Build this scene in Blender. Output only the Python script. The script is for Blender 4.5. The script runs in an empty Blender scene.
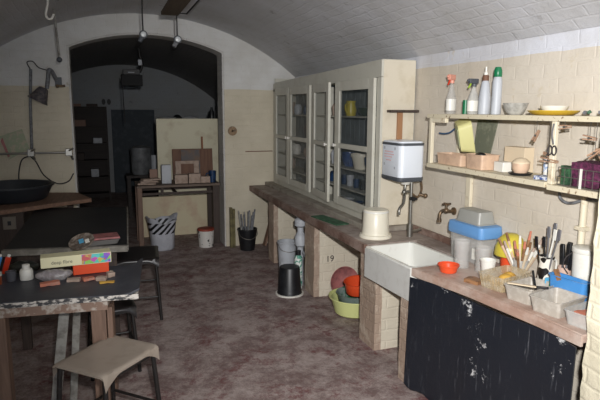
import bpy, bmesh, math, random
from mathutils import Vector, Matrix, noise
random.seed(7)
R = math.radians
SC = bpy.context.scene
COL = SC.collection

# ---------------------------------------------------------------- camera
F_PX = 545.4
H_CAM = 1.75
TH, PS, RO = R(9.361), R(19.783), R(.267)
r0 = Vector((math.cos(PS), -math.sin(PS), 0))
f0 = Vector((math.sin(PS)*math.cos(TH), math.cos(PS)*math.cos(TH), -math.sin(TH)))
u0 = r0.cross(f0)
rr = r0*math.cos(RO) + u0*math.sin(RO)
uu = u0*math.cos(RO) - r0*math.sin(RO)
cam_data = bpy.data.cameras.new('camera')
cam_data.sensor_width = 36.0
cam_data.lens = F_PX/600*36.0
cam_data.clip_start = .05
cam = bpy.data.objects.new('camera', cam_data)
COL.objects.link(cam)
mw = Matrix((rr, uu, -f0)).transposed().to_4x4()
mw.translation = Vector((0, 0, H_CAM))
cam.matrix_world = mw
SC.camera = cam

# ---------------------------------------------------------------- light
world = bpy.data.worlds.new('world')
SC.world = world
world.use_nodes = True
bg = world.node_tree.nodes['Background']
bg.inputs[0].default_value = (.80, .88, 1.0, 1)
bg.inputs[1].default_value = 1.05
# the photographer's flash, just above and right of the lens
fl = bpy.data.lights.new('camera_flash', 'SPOT')
fl.energy = 600
fl.spot_size = R(92)
fl.spot_blend = 1.0
fl.shadow_soft_size = .03
fl.color = (1.0, .985, .97)
flo = bpy.data.objects.new('camera_flash', fl)
COL.objects.link(flo)
flo.location = (.10, -.02, 1.93)
flo.rotation_euler = (Vector((2.15, 3.4, 1.15)) - Vector(flo.location)).to_track_quat('-Z', 'Y').to_euler()

vs = SC.view_settings
vs.view_transform = 'Standard'
vs.look = 'None'
vs.gamma = 1
vs.use_curve_mapping = False
vs.exposure = 0.0


# ---------------------------------------------------------------- mesh helper
def s2l(c):
    c = c/255
    return c/12.92 if c <= .04045 else ((c+.055)/1.055)**2.4


def C(r, g, b):
    return (s2l(r), s2l(g), s2l(b), 1)


def smooth_path(pts, n=6):
    P = [Vector(p) for p in pts]
    if len(P) < 3:
        return P
    out = []
    for i in range(len(P)-1):
        p0 = P[i-1] if i else P[0]*2-P[1]
        p1, p2 = P[i], P[i+1]
        p3 = P[i+2] if i+2 < len(P) else P[-1]*2-P[-2]
        for k in range(n):
            t = k/n
            out.append(.5*((2*p1)+(-p0+p2)*t+(2*p0-5*p1+4*p2-p3)*t*t+(-p0+3*p1-3*p2+p3)*t**3))
    out.append(P[-1])
    return out


class M:
    def __init__(s):
        s.b = bmesh.new()
        s.uvm = None

    def _f(s, vs):
        try:
            return s.b.faces.new(vs)
        except ValueError:
            return None

    def box(s, x0, x1, y0, y1, z0, z1, mt=None):
        v = [Vector((x, y, z)) for z in (z0, z1) for y in (y0, y1) for x in (x0, x1)]
        if mt is not None:
            v = [mt @ q for q in v]
        v = [s.b.verts.new(q) for q in v]
        for f in ((0, 2, 3, 1), (4, 5, 7, 6), (0, 1, 5, 4), (2, 6, 7, 3), (0, 4, 6, 2), (1, 3, 7, 5)):
            s._f([v[i] for i in f])
        return s

    def beam(s, p0, p1, w, h, up=(0, 0, 1)):
        p0, p1 = Vector(p0), Vector(p1)
        d = p1-p0
        L = d.length
        d.normalize()
        up = Vector(up)
        if abs(d.dot(up)) > .98:
            up = Vector((0, 1, 0))
        sx = d.cross(up).normalized()
        uz = sx.cross(d).normalized()
        mt = Matrix((sx, d, uz)).transposed().to_4x4()
        mt.translation = p0
        return s.box(-w/2, w/2, 0, L, -h/2, h/2, mt)

    def rings(s, rs, close=True, cap0=True, cap1=True):
        vr = [[s.b.verts.new(p) for p in r] for r in rs]
        n = len(vr[0])
        for a, b in zip(vr, vr[1:]):
            for i in range(n if close else n-1):
                j = (i+1) % n
                s._f([a[i], a[j], b[j], b[i]])
        if cap0:
            s._f(list(reversed(vr[0])))
        if cap1:
            s._f(vr[-1])
        return s

    def lathe(s, prof, c=(0, 0, 0), seg=24, sx=1, sy=1, mt=None):
        rs = []
        for r, z in prof:
            r = max(r, .0003)
            ring = [Vector((c[0]+sx*r*math.cos(2*math.pi*i/seg), c[1]+sy*r*math.sin(2*math.pi*i/seg), c[2]+z)) for i in range(seg)]
            if mt is not None:
                ring = [mt @ q for q in ring]
            rs.append(ring)
        return s.rings(rs)

    def tube(s, pts, r, seg=8, n=6, smooth=True, r1=None):
        P = smooth_path(pts, n) if smooth else [Vector(p) for p in pts]
        rs = []
        prev = None
        for i, p in enumerate(P):
            d = (P[min(i+1, len(P)-1)]-P[max(i-1, 0)]).normalized()
            if prev is None:
                a = d.orthogonal().normalized()
            else:
                a = (prev-d*prev.dot(d)).normalized()
            prev = a
            bb = d.cross(a)
            q = r if r1 is None else r+(r1-r)*i/(len(P)-1)
            rs.append([p+a*q*math.cos(2*math.pi*k/seg)+bb*q*math.sin(2*math.pi*k/seg) for k in range(seg)])
        return s.rings(rs)

    def cyl(s, p0, p1, r0_, r1_=None, seg=16):
        return s.tube([p0, p1], r0_, seg, smooth=False, r1=r0_ if r1_ is None else r1_)

    def prism(s, poly, z0, z1, mt=None):
        a = [Vector((x, y, z0)) for x, y in poly]
        b = [Vector((x, y, z1)) for x, y in poly]
        if mt is not None:
            a = [mt @ q for q in a]
            b = [mt @ q for q in b]
        return s.rings([a, b])

    def loft(s, secs, c=(0, 0, 0), rot=0, mt=None, k=5):
        """rounded-rectangle sections (w, d, z, corner radius)"""
        rs = []
        m2 = Matrix.Translation(c) @ Matrix.Rotation(rot, 4, 'Z')
        if mt is not None:
            m2 = mt
        for w, d, z, cr in secs:
            ring = []
            for qx, qy, a0 in ((1, 1, 0), (-1, 1, 90), (-1, -1, 180), (1, -1, 270)):
                for i in range(k):
                    a = R(a0+90*i/(k-1))
                    ring.append(m2 @ Vector((qx*(w/2-cr)+cr*math.cos(a), qy*(d/2-cr)+cr*math.sin(a), z)))
            rs.append(ring)
        return s.rings(rs)

    def tub(s, w, d, h, t=.003, taper=.9, cr=.02, c=(0, 0, 0), rot=0, lip=.006, mt=None):
        return s.loft([(w*taper, d*taper, 0, cr), (w, d, h-.004, cr), (w+lip*2, d+lip*2, h-.004, cr+lip), (w+lip*2, d+lip*2, h, cr+lip),
                       (w-t*2, d-t*2, h, cr), (w*taper-2*t, d*taper-2*t, t, cr)], c, rot, mt)

    def ball(s, c, r, sc=(1, 1, 1), seg=14):
        prof = [(r*math.sin(math.pi*i/seg)*1.0, -r*math.cos(math.pi*i/seg)) for i in range(seg+1)]
        n0 = len(s.b.verts)
        rs = []
        for q, z in prof:
            q = max(q, .0002)
            rs.append([Vector((c[0]+sc[0]*q*math.cos(2*math.pi*i/seg), c[1]+sc[1]*q*math.sin(2*math.pi*i/seg), c[2]+sc[2]*z)) for i in range(seg)])
        return s.rings(rs)

    def tri(s, cuts=3):
        s.b.normal_update()
        bmesh.ops.subdivide_edges(s.b, edges=s.b.edges[:], cuts=cuts, use_grid_fill=True)
        return s

    def dice(s, step):
        """cut the mesh on a grid so displacement has vertices to move"""
        for ax in range(3):
            co = [v.co[ax] for v in s.b.verts]
            lo, hi = min(co), max(co)
            k = lo+step
            while k < hi-1e-4:
                no = [0, 0, 0]
                no[ax] = 1
                pt = [0, 0, 0]
                pt[ax] = k
                bmesh.ops.bisect_plane(s.b, geom=s.b.verts[:]+s.b.edges[:]+s.b.faces[:], plane_co=pt, plane_no=no)
                k += step
        return s

    def rough(s, amp, scale, seed=0):
        s.b.normal_update()
        for v in s.b.verts:
            n = noise.noise_vector(v.co*scale+Vector((seed, seed*2, 0)))
            n2 = noise.noise_vector(v.co*scale*3+Vector((seed, 5, 0)))
            v.co += (n+n2*.4)*amp
        return s

    def xf(s, mt):
        bmesh.ops.transform(s.b, matrix=mt, verts=s.b.verts[:])
        return s

    def build(s, name, mat, parent=None, bevel=0, sm=38, loc=None):
        b = s.b
        bmesh.ops.recalc_face_normals(b, faces=b.faces[:])
        uv = b.loops.layers.uv.new('UVMap')
        for f in b.faces:
            n = f.normal
            ax = max(range(3), key=lambda i: abs(n[i]))
            for l in f.loops:
                p = l.vert.co
                if s.uvm:
                    l[uv].uv = s.uvm(p)
                elif ax == 0:
                    l[uv].uv = (p.y, p.z)
                elif ax == 1:
                    l[uv].uv = (p.x, p.z)
                else:
                    l[uv].uv = (p.x, p.y)
            f.smooth = True
        for e in b.edges:
            e.smooth = e.is_manifold and e.calc_face_angle(0) < R(sm)
        me = bpy.data.meshes.new(name)
        b.to_mesh(me)
        b.free()
        o = bpy.data.objects.new(name, me)
        COL.objects.link(o)
        me.materials.append(mat)
        if parent is not None:
            o.parent = parent
        if loc is not None:
            o.location = loc
        if bevel:
            md = o.modifiers.new('bevel', 'BEVEL')
            md.width = bevel
            md.segments = 2
            md.limit_method = 'ANGLE'
            md.angle_limit = R(40)
            md.harden_normals = False
        return o


def tag(o, label, cat, group=None, kind=None):
    o['label'] = label
    o['category'] = cat
    if group:
        o['group'] = group
    if kind:
        o['kind'] = kind
    return o


def thing(name, label, cat, loc=(0, 0, 0), rotz=0, group=None):
    o = bpy.data.objects.new(name, None)
    COL.objects.link(o)
    o.location = loc
    o.rotation_euler = (0, 0, rotz)
    o.empty_display_size = .05
    return tag(o, label, cat, group)


def struct(name, m, mat, label=None, **k):
    o = m.build(name, mat, **k)
    o['kind'] = 'structure'
    if label:
        o['label'] = label
    return o


def copy_tree(o, parent=None):
    c = o.copy()
    COL.objects.link(c)
    c.parent = parent
    for ch in list(o.children):
        copy_tree(ch, c)
    return c


def text_mesh(body, size, name, mat, mt, parent, depth=.0006):
    cu = bpy.data.curves.new(name, 'FONT')
    cu.body = body
    cu.size = size
    cu.extrude = depth
    tmp = bpy.data.objects.new(name+'_curve', cu)
    COL.objects.link(tmp)
    bpy.context.view_layer.update()
    me = bpy.data.meshes.new_from_object(tmp)
    bpy.data.objects.remove(tmp)
    o = bpy.data.objects.new(name, me)
    me.materials.clear()
    me.materials.append(mat)
    COL.objects.link(o)
    o.parent = parent
    o.matrix_local = mt
    return o


# ---------------------------------------------------------------- materials
def base(name, col, rough=.6, metal=0, alpha=1, trans=0, spec=.5):
    m = bpy.data.materials.new(name)
    m.use_nodes = True
    p = m.node_tree.nodes['Principled BSDF']
    p.inputs['Base Color'].default_value = col
    p.inputs['Roughness'].default_value = rough
    p.inputs['Metallic'].default_value = metal
    p.inputs['Alpha'].default_value = alpha
    p.inputs['Transmission Weight'].default_value = trans
    p.inputs['Specular IOR Level'].default_value = spec
    return m, m.node_tree, p


def node(nt, t, **k):
    n = nt.nodes.new(t)
    for a, b in k.items():
        setattr(n, a, b)
    return n


def mixc(nt, fac, a, b):
    n = node(nt, 'ShaderNodeMix', data_type='RGBA')
    for sock, v in ((n.inputs[0], fac), (n.inputs[6], a), (n.inputs[7], b)):
        if hasattr(v, 'is_output'):
            nt.links.new(v, sock)
        else:
            sock.default_value = v
    return n.outputs[2]


def noise_ramp(nt, scale, lo, hi, detail=4, vec=None, rough=.6, dist=0):
    n = node(nt, 'ShaderNodeTexNoise')
    n.inputs['Scale'].default_value = scale
    n.inputs['Detail'].default_value = detail
    n.inputs['Roughness'].default_value = rough
    n.inputs['Distortion'].default_value = dist
    if vec is not None:
        nt.links.new(vec, n.inputs['Vector'])
    r = node(nt, 'ShaderNodeMapRange')
    r.inputs[1].default_value = lo
    r.inputs[2].default_value = hi
    nt.links.new(n.outputs[0], r.inputs[0])
    return r.outputs[0]


def math_n(nt, op, a, b=0.0):
    n = node(nt, 'ShaderNodeMath', operation=op)
    for sock, v in ((n.inputs[0], a), (n.inputs[1], b)):
        if hasattr(v, 'is_output'):
            nt.links.new(v, sock)
        else:
            sock.default_value = v
    return n.outputs[0]


def bump(nt, p, h, strength=.4, dist=.01):
    b = node(nt, 'ShaderNodeBump')
    b.inputs['Strength'].default_value = strength
    b.inputs['Distance'].default_value = dist
    nt.links.new(h, b.inputs['Height'])
    nt.links.new(b.outputs[0], p.inputs['Normal'])


def mat(name, col, rough=.6, col2=None, sc=12, lo=.45, hi=.65, metal=0, alpha=1, bmp=0, bsc=60, spec=.5, stretch=None):
    """col2: wear or dirt with a shape of its own, from a noise"""
    m, nt, p = base(name, col, rough, metal, alpha, 0, spec)
    tc = node(nt, 'ShaderNodeTexCoord')
    vec = tc.outputs['Object']
    if stretch:
        mp = node(nt, 'ShaderNodeMapping')
        mp.inputs['Scale'].default_value = stretch
        nt.links.new(vec, mp.inputs[0])
        vec = mp.outputs[0]
    if col2:
        f = noise_ramp(nt, sc, lo, hi, vec=vec)
        nt.links.new(mixc(nt, f, col, col2), p.inputs['Base Color'])
    if bmp:
        h = noise_ramp(nt, bsc, 0, 1, vec=vec)
        bump(nt, p, h, bmp, .004)
    return m


def wood(name, c1, c2, axis='Y', rough=.65, dust=None, bmp=.25):
    m, nt, p = base(name, c1, rough)
    tc = node(nt, 'ShaderNodeTexCoord')
    mp = node(nt, 'ShaderNodeMapping')
    s = {'X': (2, 26, 26), 'Y': (26, 2, 26), 'Z': (26, 26, 2)}[axis]
    mp.inputs['Scale'].default_value = s
    nt.links.new(tc.outputs['Object'], mp.inputs[0])
    f = noise_ramp(nt, 1.6, .3, .7, 6, mp.outputs[0], .65, .4)
    c = mixc(nt, f, c1, c2)
    if dust:
        f2 = noise_ramp(nt, 4.5, .42, .62, 8, tc.outputs['Object'], .7)
        c = mixc(nt, f2, c, dust)
    nt.links.new(c, p.inputs['Base Color'])
    bump(nt, p, f, bmp, .003)
    return m


def brick_paint(name, top, bot, split=None, bw=.225, bh=.075, worn=None, wlo=.62, whi=.72, strength=.55, joint=.012, rough=.6, sc2=None, bands=True):
    """painted brickwork: courses as relief, two paint colours meeting at a height"""
    m, nt, p = base(name, top, rough)
    uv = node(nt, 'ShaderNodeUVMap')
    tc = node(nt, 'ShaderNodeTexCoord')
    # slight wobble of the courses
    nz = node(nt, 'ShaderNodeTexNoise')
    nz.inputs['Scale'].default_value = 5
    nt.links.new(uv.outputs[0], nz.inputs['Vector'])
    sc_ = node(nt, 'ShaderNodeVectorMath', operation='MULTIPLY_ADD')
    nt.links.new(nz.outputs['Color'], sc_.inputs[0])
    sc_.inputs[1].default_value = (.035, .045, 0)
    nt.links.new(uv.outputs[0], sc_.inputs[2])
    br = node(nt, 'ShaderNodeTexBrick')
    nt.links.new(sc_.outputs[0], br.inputs['Vector'])
    br.inputs['Color1'].default_value = (1, 1, 1, 1)
    br.inputs['Color2'].default_value = (.85, .85, .85, 1)
    br.inputs['Mortar'].default_value = (.0, .0, .0, 1)
    br.inputs['Scale'].default_value = 1
    br.inputs['Mortar Size'].default_value = joint
    br.inputs['Mortar Smooth'].default_value = .9
    br.inputs['Brick Width'].default_value = bw
    br.inputs['Row Height'].default_value = bh
    fine = noise_ramp(nt, 22, .2, .8, 8, tc.outputs['Object'], .7)
    lump = noise_ramp(nt, 7, .2, .8, 3, tc.outputs['Object'], .6)
    hgt = math_n(nt, 'ADD', math_n(nt, 'ADD', math_n(nt, 'MULTIPLY', br.outputs['Color'], .75), math_n(nt, 'MULTIPLY', fine, .8)), math_n(nt, 'MULTIPLY', lump, 1.1))
    bump(nt, p, hgt, strength, .014)
    c = top
    if split is not None:
        sx = node(nt, 'ShaderNodeSeparateXYZ')
        geo = node(nt, 'ShaderNodeNewGeometry')
        nt.links.new(geo.outputs['Position'], sx.inputs[0])
        z = math_n(nt, 'ADD', sx.outputs['Z'], math_n(nt, 'MULTIPLY', noise_ramp(nt, 3, 0, 1, 3, tc.outputs['Object']), .02))
        f = math_n(nt, 'GREATER_THAN', z, split+.01)
        c = mixc(nt, f, bot, top)
    # uneven old paint
    f3 = noise_ramp(nt, 2.2, .35, .75, 6, tc.outputs['Object'], .6)
    c = mixc(nt, math_n(nt, 'MULTIPLY', f3, .35), c, C(150, 145, 130) if bot is None else C(150, 138, 112))
    if worn:
        f4 = noise_ramp(nt, 7, wlo, whi, 8, tc.outputs['Object'], .72)
        c = mixc(nt, f4, c, worn)
    nt.links.new(c, p.inputs['Base Color'])
    return m


WHITE = C(222, 222, 222)
CREAM = C(226, 214, 184)
m_endwall = brick_paint('painted_brick_end_wall', C(220, 220, 218), C(212, 203, 182), 2.0, worn=C(150, 135, 110), wlo=.66, whi=.78, strength=.28, joint=.008)
m_sidewall = brick_paint('painted_brick_side_wall', C(220, 222, 230), C(218, 209, 195), 2.075, bw=.23, bh=.085, strength=.2, joint=.009, worn=C(205, 190, 160), wlo=.6, whi=.75)
m_vault = brick_paint('limewashed_brick_vault', C(206, 207, 212), None, None, bw=.23, bh=.078, strength=.24, worn=C(120, 118, 116), wlo=.6, whi=.8, joint=.01)
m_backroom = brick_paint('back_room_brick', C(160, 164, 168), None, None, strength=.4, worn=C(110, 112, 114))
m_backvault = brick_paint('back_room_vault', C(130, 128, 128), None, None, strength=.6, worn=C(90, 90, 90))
m_reveal = brick_paint('bare_reveal', C(205, 203, 200), None, None, strength=.4, worn=C(170, 166, 160))
m_pier = brick_paint('cream_pier_brick', C(222, 213, 194), C(205, 190, 170), None, bw=.225, bh=.085, strength=.32, joint=.010, worn=C(190, 165, 145), wlo=.62, whi=.72)
m_pier_pink = brick_paint('bare_pink_brick', C(172, 150, 134), C(172, 150, 134), None, bw=.11, bh=.075, strength=.4, joint=.006, worn=C(200, 184, 166), wlo=.5, whi=.62)
m_pillar = brick_paint('front_pillar_paint', C(232, 224, 200), C(232, 224, 200), None, bw=.225, bh=.075, strength=.35, worn=C(215, 200, 165), wlo=.6, whi=.75)


def floor_mat():
    m, nt, p = base('worn_red_floor', C(120, 100, 95), .75)
    tc = node(nt, 'ShaderNodeTexCoord')
    v = tc.outputs['Object']
    a = noise_ramp(nt, 3.4, .44, .57, 14, v, .85, .2)
    c = mixc(nt, a, C(172, 158, 153), C(118, 98, 95))
    b = noise_ramp(nt, 3.6, .52, .59, 14, v, .86, .2)
    c = mixc(nt, math_n(nt, 'MULTIPLY', b, .8), c, C(104, 46, 50))
    d = noise_ramp(nt, 1.3, .6, .68, 9, v, .7)
    c = mixc(nt, math_n(nt, 'MULTIPLY', d, .55), c, C(194, 184, 178))
    e = noise_ramp(nt, 26, .4, .7, 8, v, .8)
    c = mixc(nt, math_n(nt, 'MULTIPLY', e, .4), c, C(98, 82, 78))
    nt.links.new(c, p.inputs['Base Color'])
    bump(nt, p, noise_ramp(nt, 9, .2, .8, 10, v, .7), .5, .012)
    return m


m_floor = floor_mat()
m_counter = wood('dusty_worktop', C(146, 132, 124), C(118, 102, 94), 'Y', .6, C(170, 158, 150))
m_counter_edge = wood('brown_worktop_edge', C(128, 100, 88), C(98, 74, 64), 'Y', .6, C(158, 138, 128))
m_near_counter = wood('pink_brown_worktop', C(176, 146, 130), C(150, 122, 108), 'Y', .6, C(190, 172, 160))
m_cab = mat('grey_cream_cabinet_paint', C(198, 196, 184), .45, C(180, 176, 162), 6, .5, .8, bmp=.1)
m_cab_side = mat('cream_cabinet_side_paint', C(212, 203, 184), .5, C(188, 176, 150), 5, .5, .8, bmp=.12)
m_cab_in = mat('cabinet_inside_boards', C(130, 138, 142), .7, C(104, 110, 112), 8, .4, .7)
m_cream_wood = mat('cream_painted_wood', C(222, 212, 188), .5, C(188, 170, 142), 16, .58, .7, bmp=.15)
m_shelf_edge = mat('chipped_white_shelf', C(214, 204, 178), .55, C(140, 115, 90), 40, .6, .68, bmp=.2)
m_knob = mat('white_knob', C(225, 222, 215), .3)
m_sink = mat('white_glaze', C(226, 226, 220), .15, C(200, 196, 186), 9, .6, .8)
m_sink_out = mat('grey_sink_front', C(206, 206, 202), .35, C(190, 188, 182), 14, .5, .8, bmp=.1)
m_heater = mat('white_enamel', C(232, 238, 246), .3)
m_dgrey = mat('dark_grey_plastic', C(78, 82, 88), .5)
m_chrome = mat('dull_chrome', C(150, 148, 142), .35, metal=.9)
m_brass = mat('old_brass', C(130, 108, 84), .45, C(90, 80, 70), 40, metal=.7)
m_black = mat('black_plastic', C(24, 25, 28), .4, C(44, 46, 50), 18, .5, .8)
m_blackmetal = mat('black_metal', C(30, 27, 26), .5, C(60, 52, 48), 30, .6, .75)
m_white = mat('white_plastic', C(226, 224, 216), .4, C(205, 200, 188), 14, .55, .8)
m_cream_pl = mat('cream_plastic', C(228, 222, 204), .35)
m_greywhite = mat('greyish_white_plastic', C(182, 186, 192), .45, C(150, 152, 156), 9, .5, .8)
m_lblue = mat('pale_blue_plastic', C(104, 154, 208), .4)
m_blue = mat('blue_plastic', C(72, 140, 205), .4, C(110, 165, 215), 12, .5, .8)
m_orange = mat('orange_red_plastic', C(222, 82, 44), .3)
m_red = mat('red_plastic', C(200, 58, 30), .3)
m_pink = mat('dusty_pink_plastic', C(176, 112, 110), .45, C(140, 90, 90), 14)
m_lime = mat('yellow_green_plastic', C(214, 220, 150), .4)
m_yellow = mat('yellow_plastic', C(200, 184, 66), .35, C(180, 165, 76), 14, .5, .8)
m_green = mat('green_plastic', C(20, 110, 70), .35)
m_greygreen = mat('grey_green_plastic', C(130, 145, 140), .4, C(30, 90, 60), 9, .52, .6)
m_clear = mat('cloudy_clear_plastic', C(214, 212, 208), .25, alpha=.30)
m_clear2 = mat('scuffed_clear_plastic', C(204, 204, 200), .3, C(220, 218, 212), 25, alpha=.5)
m_clearbrown = mat('grimy_clear_plastic', C(196, 176, 140), .25, C(214, 204, 184), 16, alpha=.42)
m_glass = mat('window_glass', C(84, 92, 94), .08, alpha=.24)
m_mesh_grey = mat('grey_punnet_plastic', C(192, 184, 172), .4, C(212, 206, 196), 30, alpha=.68)
m_bristle = mat('brown_wood_handle', C(150, 110, 76), .5, C(110, 78, 52), 30)
m_wood_b = wood('brown_board', C(122, 86, 64), C(92, 62, 48), 'Z')
m_wood_p = wood('pale_timber', C(176, 152, 122), C(146, 122, 96), 'Z')
m_wood_l = wood('pinkish_timber', C(150, 118, 98), C(112, 86, 72), 'Y')
m_wood_leg = wood('brown_leg_timber', C(134, 108, 92), C(100, 78, 66), 'Z')
m_wood_dark = wood('dark_timber', C(76, 62, 54), C(52, 42, 38), 'Z')
m_shelf_dark = wood('dark_shelf_timber', C(58, 48, 42), C(40, 34, 32), 'X')
m_clay = mat('dry_clay', C(176, 156, 142), .85, C(146, 126, 112), 14, .45, .7, bmp=.5)
m_terra = mat('terracotta_pieces', C(196, 120, 96), .8, C(160, 130, 118), 20, .5, .7, bmp=.5)
m_slate = mat('black_rubber_sheet', C(60, 62, 69), .5, C(88, 90, 96), 7, .5, .85, bmp=.2)
m_slate2 = mat('black_board_top', C(20, 21, 25), .6, C(36, 36, 40), 5, .5, .85, bmp=.15)
m_worn_edge = mat('chipped_painted_edge', C(66, 66, 68), .7, C(206, 200, 192), 26, .46, .54, bmp=.5, stretch=(1, 1, 2))
m_rail = mat('grey_table_rail', C(120, 116, 108), .7, C(150, 146, 138), 12, bmp=.3)
m_trestle = mat('grey_painted_slat', C(158, 156, 150), .6, C(120, 116, 110), 16)
m_seat = mat('taupe_vinyl', C(158, 146, 134), .38, C(140, 128, 116), 10, .5, .8)
m_seat_dark = mat('black_vinyl', C(34, 30, 30), .3)
m_paper = mat('printed_paper', C(168, 176, 150), .8, C(190, 180, 160), 20, .5, .6)
m_card = mat('brown_card', C(150, 122, 108), .85)
m_card_p = mat('pale_card', C(214, 196, 168), .85)
m_pinkbox = mat('pink_tan_plastic', C(208, 178, 152), .5, C(180, 150, 130), 20, .5, .8)
m_peg = wood('peg_wood', C(178, 146, 120), C(146, 112, 90), 'X')
m_wire = mat('wire', C(120, 116, 110), .5, metal=.6)
m_magenta = mat('dark_purple_mesh', C(98, 38, 72), .8, C(60, 22, 46), 60, .4, .6, bmp=.8, bsc=90)
m_greenmesh = mat('green_mesh_cloth', C(58, 100, 66), .8, C(30, 60, 40), 60, .4, .6, bmp=.8, bsc=90)
m_purplegrey = mat('grey_steel', C(150, 150, 156), .35, metal=.6)
m_navy = mat('dark_blue_glaze', C(28, 58, 96), .3, C(20, 30, 46), 20)
m_passage = mat('dark_passage_tone', C(40, 52, 62), .6, C(64, 72, 80), 8, .5, .7)  # darkness of the far room's open passage, as a colour
m_board_cream = mat('cream_board', C(214, 208, 182), .6, C(176, 160, 130), 4, .55, .8)
m_board_cream2 = mat('stained_cream_board', C(216, 204, 172), .6, C(196, 160, 136), 3, .5, .75)
m_ochre = mat('ochre_sponge', C(206, 162, 70), .9, C(170, 128, 56), 20, bmp=.7, bsc=90)
m_lightbulb = mat('pale_lamp_face', C(200, 204, 206), .3)
m_ink = mat('dark_ink', C(60, 55, 55), .8)
m_inkgrey = mat('grey_ink', C(110, 106, 92), .8)
m_pinkink = mat('pink_ink', C(222, 176, 176), .8)
m_teal = mat('teal_label', C(80, 150, 130), .5, C(220, 225, 220), 26, .48, .52)
m_skyblue = mat('sky_blue_card', C(90, 170, 210), .6)
m_darkest = mat('matt_black', C(12, 12, 13), .7)
m_urn = mat('dull_grey_paint', C(120, 122, 124), .5, C(90, 92, 94), 9)
m_cable = mat('dark_cable', C(44, 42, 42), .6)
m_conduit = mat('grey_conduit', C(122, 124, 128), .5, C(90, 90, 92), 30)
m_greendk = mat('green_board', C(40, 82, 56), .6, C(70, 110, 84), 20)

# ---------------------------------------------------------------- structure
XW = 2.365       # right wall face
YE = 6.8         # end wall face
XL = -1.325
VC, VAP, VR = .52, 2.84, 2.875


def vz(x):
    return VAP-VR+math.sqrt(VR*VR-(x-VC)**2)


m = M(); m.box(-1.6, 2.75, -1.6, 12.5, -.12, 0)
m.dice(.5)
struct('floor', m, m_floor)

m = M(); m.box(XW, XW+.3, -1.6, YE, 0, 2.17)
struct('wall_right', m, m_sidewall)
m = M(); m.box(XL-.3, XL, -1.6, YE, 0, 2.17)
struct('wall_left', m, m_endwall)

# barrel vault over the front room
m = M()
NS = 40
prof = []
for i in range(NS+1):
    x = XL+(XW-XL)*i/NS
    prof.append((x, vz(x)))
ys = [-1.6+(YE+1.6)*j/28 for j in range(29)]
grid = [[m.b.verts.new((x, y, z)) for x, z in prof] for y in ys]
top = [[m.b.verts.new((x+(x-VC)*.08, y, z+.2)) for x, z in prof] for y in ys]
for j in range(len(ys)-1):
    for i in range(NS):
        m._f([grid[j][i], grid[j][i+1], grid[j+1][i+1], grid[j+1][i]])
        m._f([top[j][i], top[j+1][i], top[j+1][i+1], top[j][i+1]])
for g0, g1 in ((grid[0], top[0]), (grid[-1], top[-1])):
    for i in range(NS):
        m._f([g0[i], g0[i+1], g1[i+1], g1[i]])
for i in (0, NS):
    for j in range(len(ys)-1):
        m._f([grid[j][i], grid[j+1][i], top[j+1][i], top[j][i]])
m.uvm = lambda p: (p.y, VR*math.asin(max(-1, min(1, (p.x-VC)/VR))))
struct('ceiling', m, m_vault)

# end wall with the wide arched opening
AL, AR, AS, AP = -.338, 1.445, 2.45, 2.635
ac = (AL+AR)/2
hw = (AR-AL)/2
sg = AP-AS
ar = (hw*hw+sg*sg)/(2*sg)


def az(x):
    return AP-ar+math.sqrt(ar*ar-(x-ac)**2)


mt_xz = Matrix(((1, 0, 0, 0), (0, 0, 1, 0), (0, 1, 0, 0), (0, 0, 0, 1)))   # (x, z) polygon, thickness along y
m = M()
arc = [AL+(AR-AL)*i/24 for i in range(25)]
m.prism([(XL-.3, 0), (AL+.01, 0), (AL, AS), (AL, 3.05), (XL-.3, 3.05)], YE, YE+.32, mt_xz)
m.prism([(AR-.01, 0), (XW+.3, 0), (XW+.3, 3.05), (AR, 3.05), (AR, AS)], YE, YE+.32, mt_xz)
m.prism([(x, az(x)) for x in arc]+[(AR, 3.05), (AL, 3.05)], YE, YE+.32, mt_xz)
struct('wall_back', m, m_endwall)
# bare grey lining of the arch
m = M()
lin = [(AL, 0), (AL, AS)]+[(x, az(x)) for x in arc[1:-1]]+[(AR, AS), (AR, 0)]
inn = [(AL+.025, 0), (AL+.025, AS-.02)]+[(x, az(x)-.025) for x in arc[1:-1]]+[(AR-.025, AS-.02), (AR-.025, 0)]
m.rings([[Vector((a[0], y, a[1])) for a in lin] for y in (YE+.012, YE+.31)]+[[Vector((a[0], y, a[1])) for a in inn] for y in (YE+.31, YE+.012)]
        + [[Vector((a[0], YE+.012, a[1])) for a in lin]], close=False, cap0=False, cap1=False)
struct('trim_1', m, m_reveal)

# back room
YB = 12.2
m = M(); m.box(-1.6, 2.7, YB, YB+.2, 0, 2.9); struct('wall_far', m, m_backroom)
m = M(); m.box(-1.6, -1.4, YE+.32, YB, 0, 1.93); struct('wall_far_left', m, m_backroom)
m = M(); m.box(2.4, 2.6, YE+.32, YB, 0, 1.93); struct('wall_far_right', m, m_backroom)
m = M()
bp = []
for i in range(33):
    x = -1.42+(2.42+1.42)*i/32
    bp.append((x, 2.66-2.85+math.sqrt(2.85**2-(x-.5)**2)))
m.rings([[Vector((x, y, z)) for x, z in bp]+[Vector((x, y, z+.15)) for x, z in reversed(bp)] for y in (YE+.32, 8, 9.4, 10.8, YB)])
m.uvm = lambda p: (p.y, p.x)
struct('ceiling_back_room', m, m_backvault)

# foreground pillar at the right edge
m = M(); m.box(1.925, XW, 1.02, 1.685, 0, 2.13)
m.dice(.055)
for v in m.b.verts:
    n = noise.noise_vector(v.co*9)
    if v.co.x < 2.3:
        v.co += Vector((n.x*.016, n.y*.012, 0))
struct('trim_2', m, m_pillar, 'cream painted brick pillar standing at the right edge in front of the worktop')


# ---------------------------------------------------------------- worktop piers, sink and worktops
ZC = .786
XC = 1.745


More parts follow.
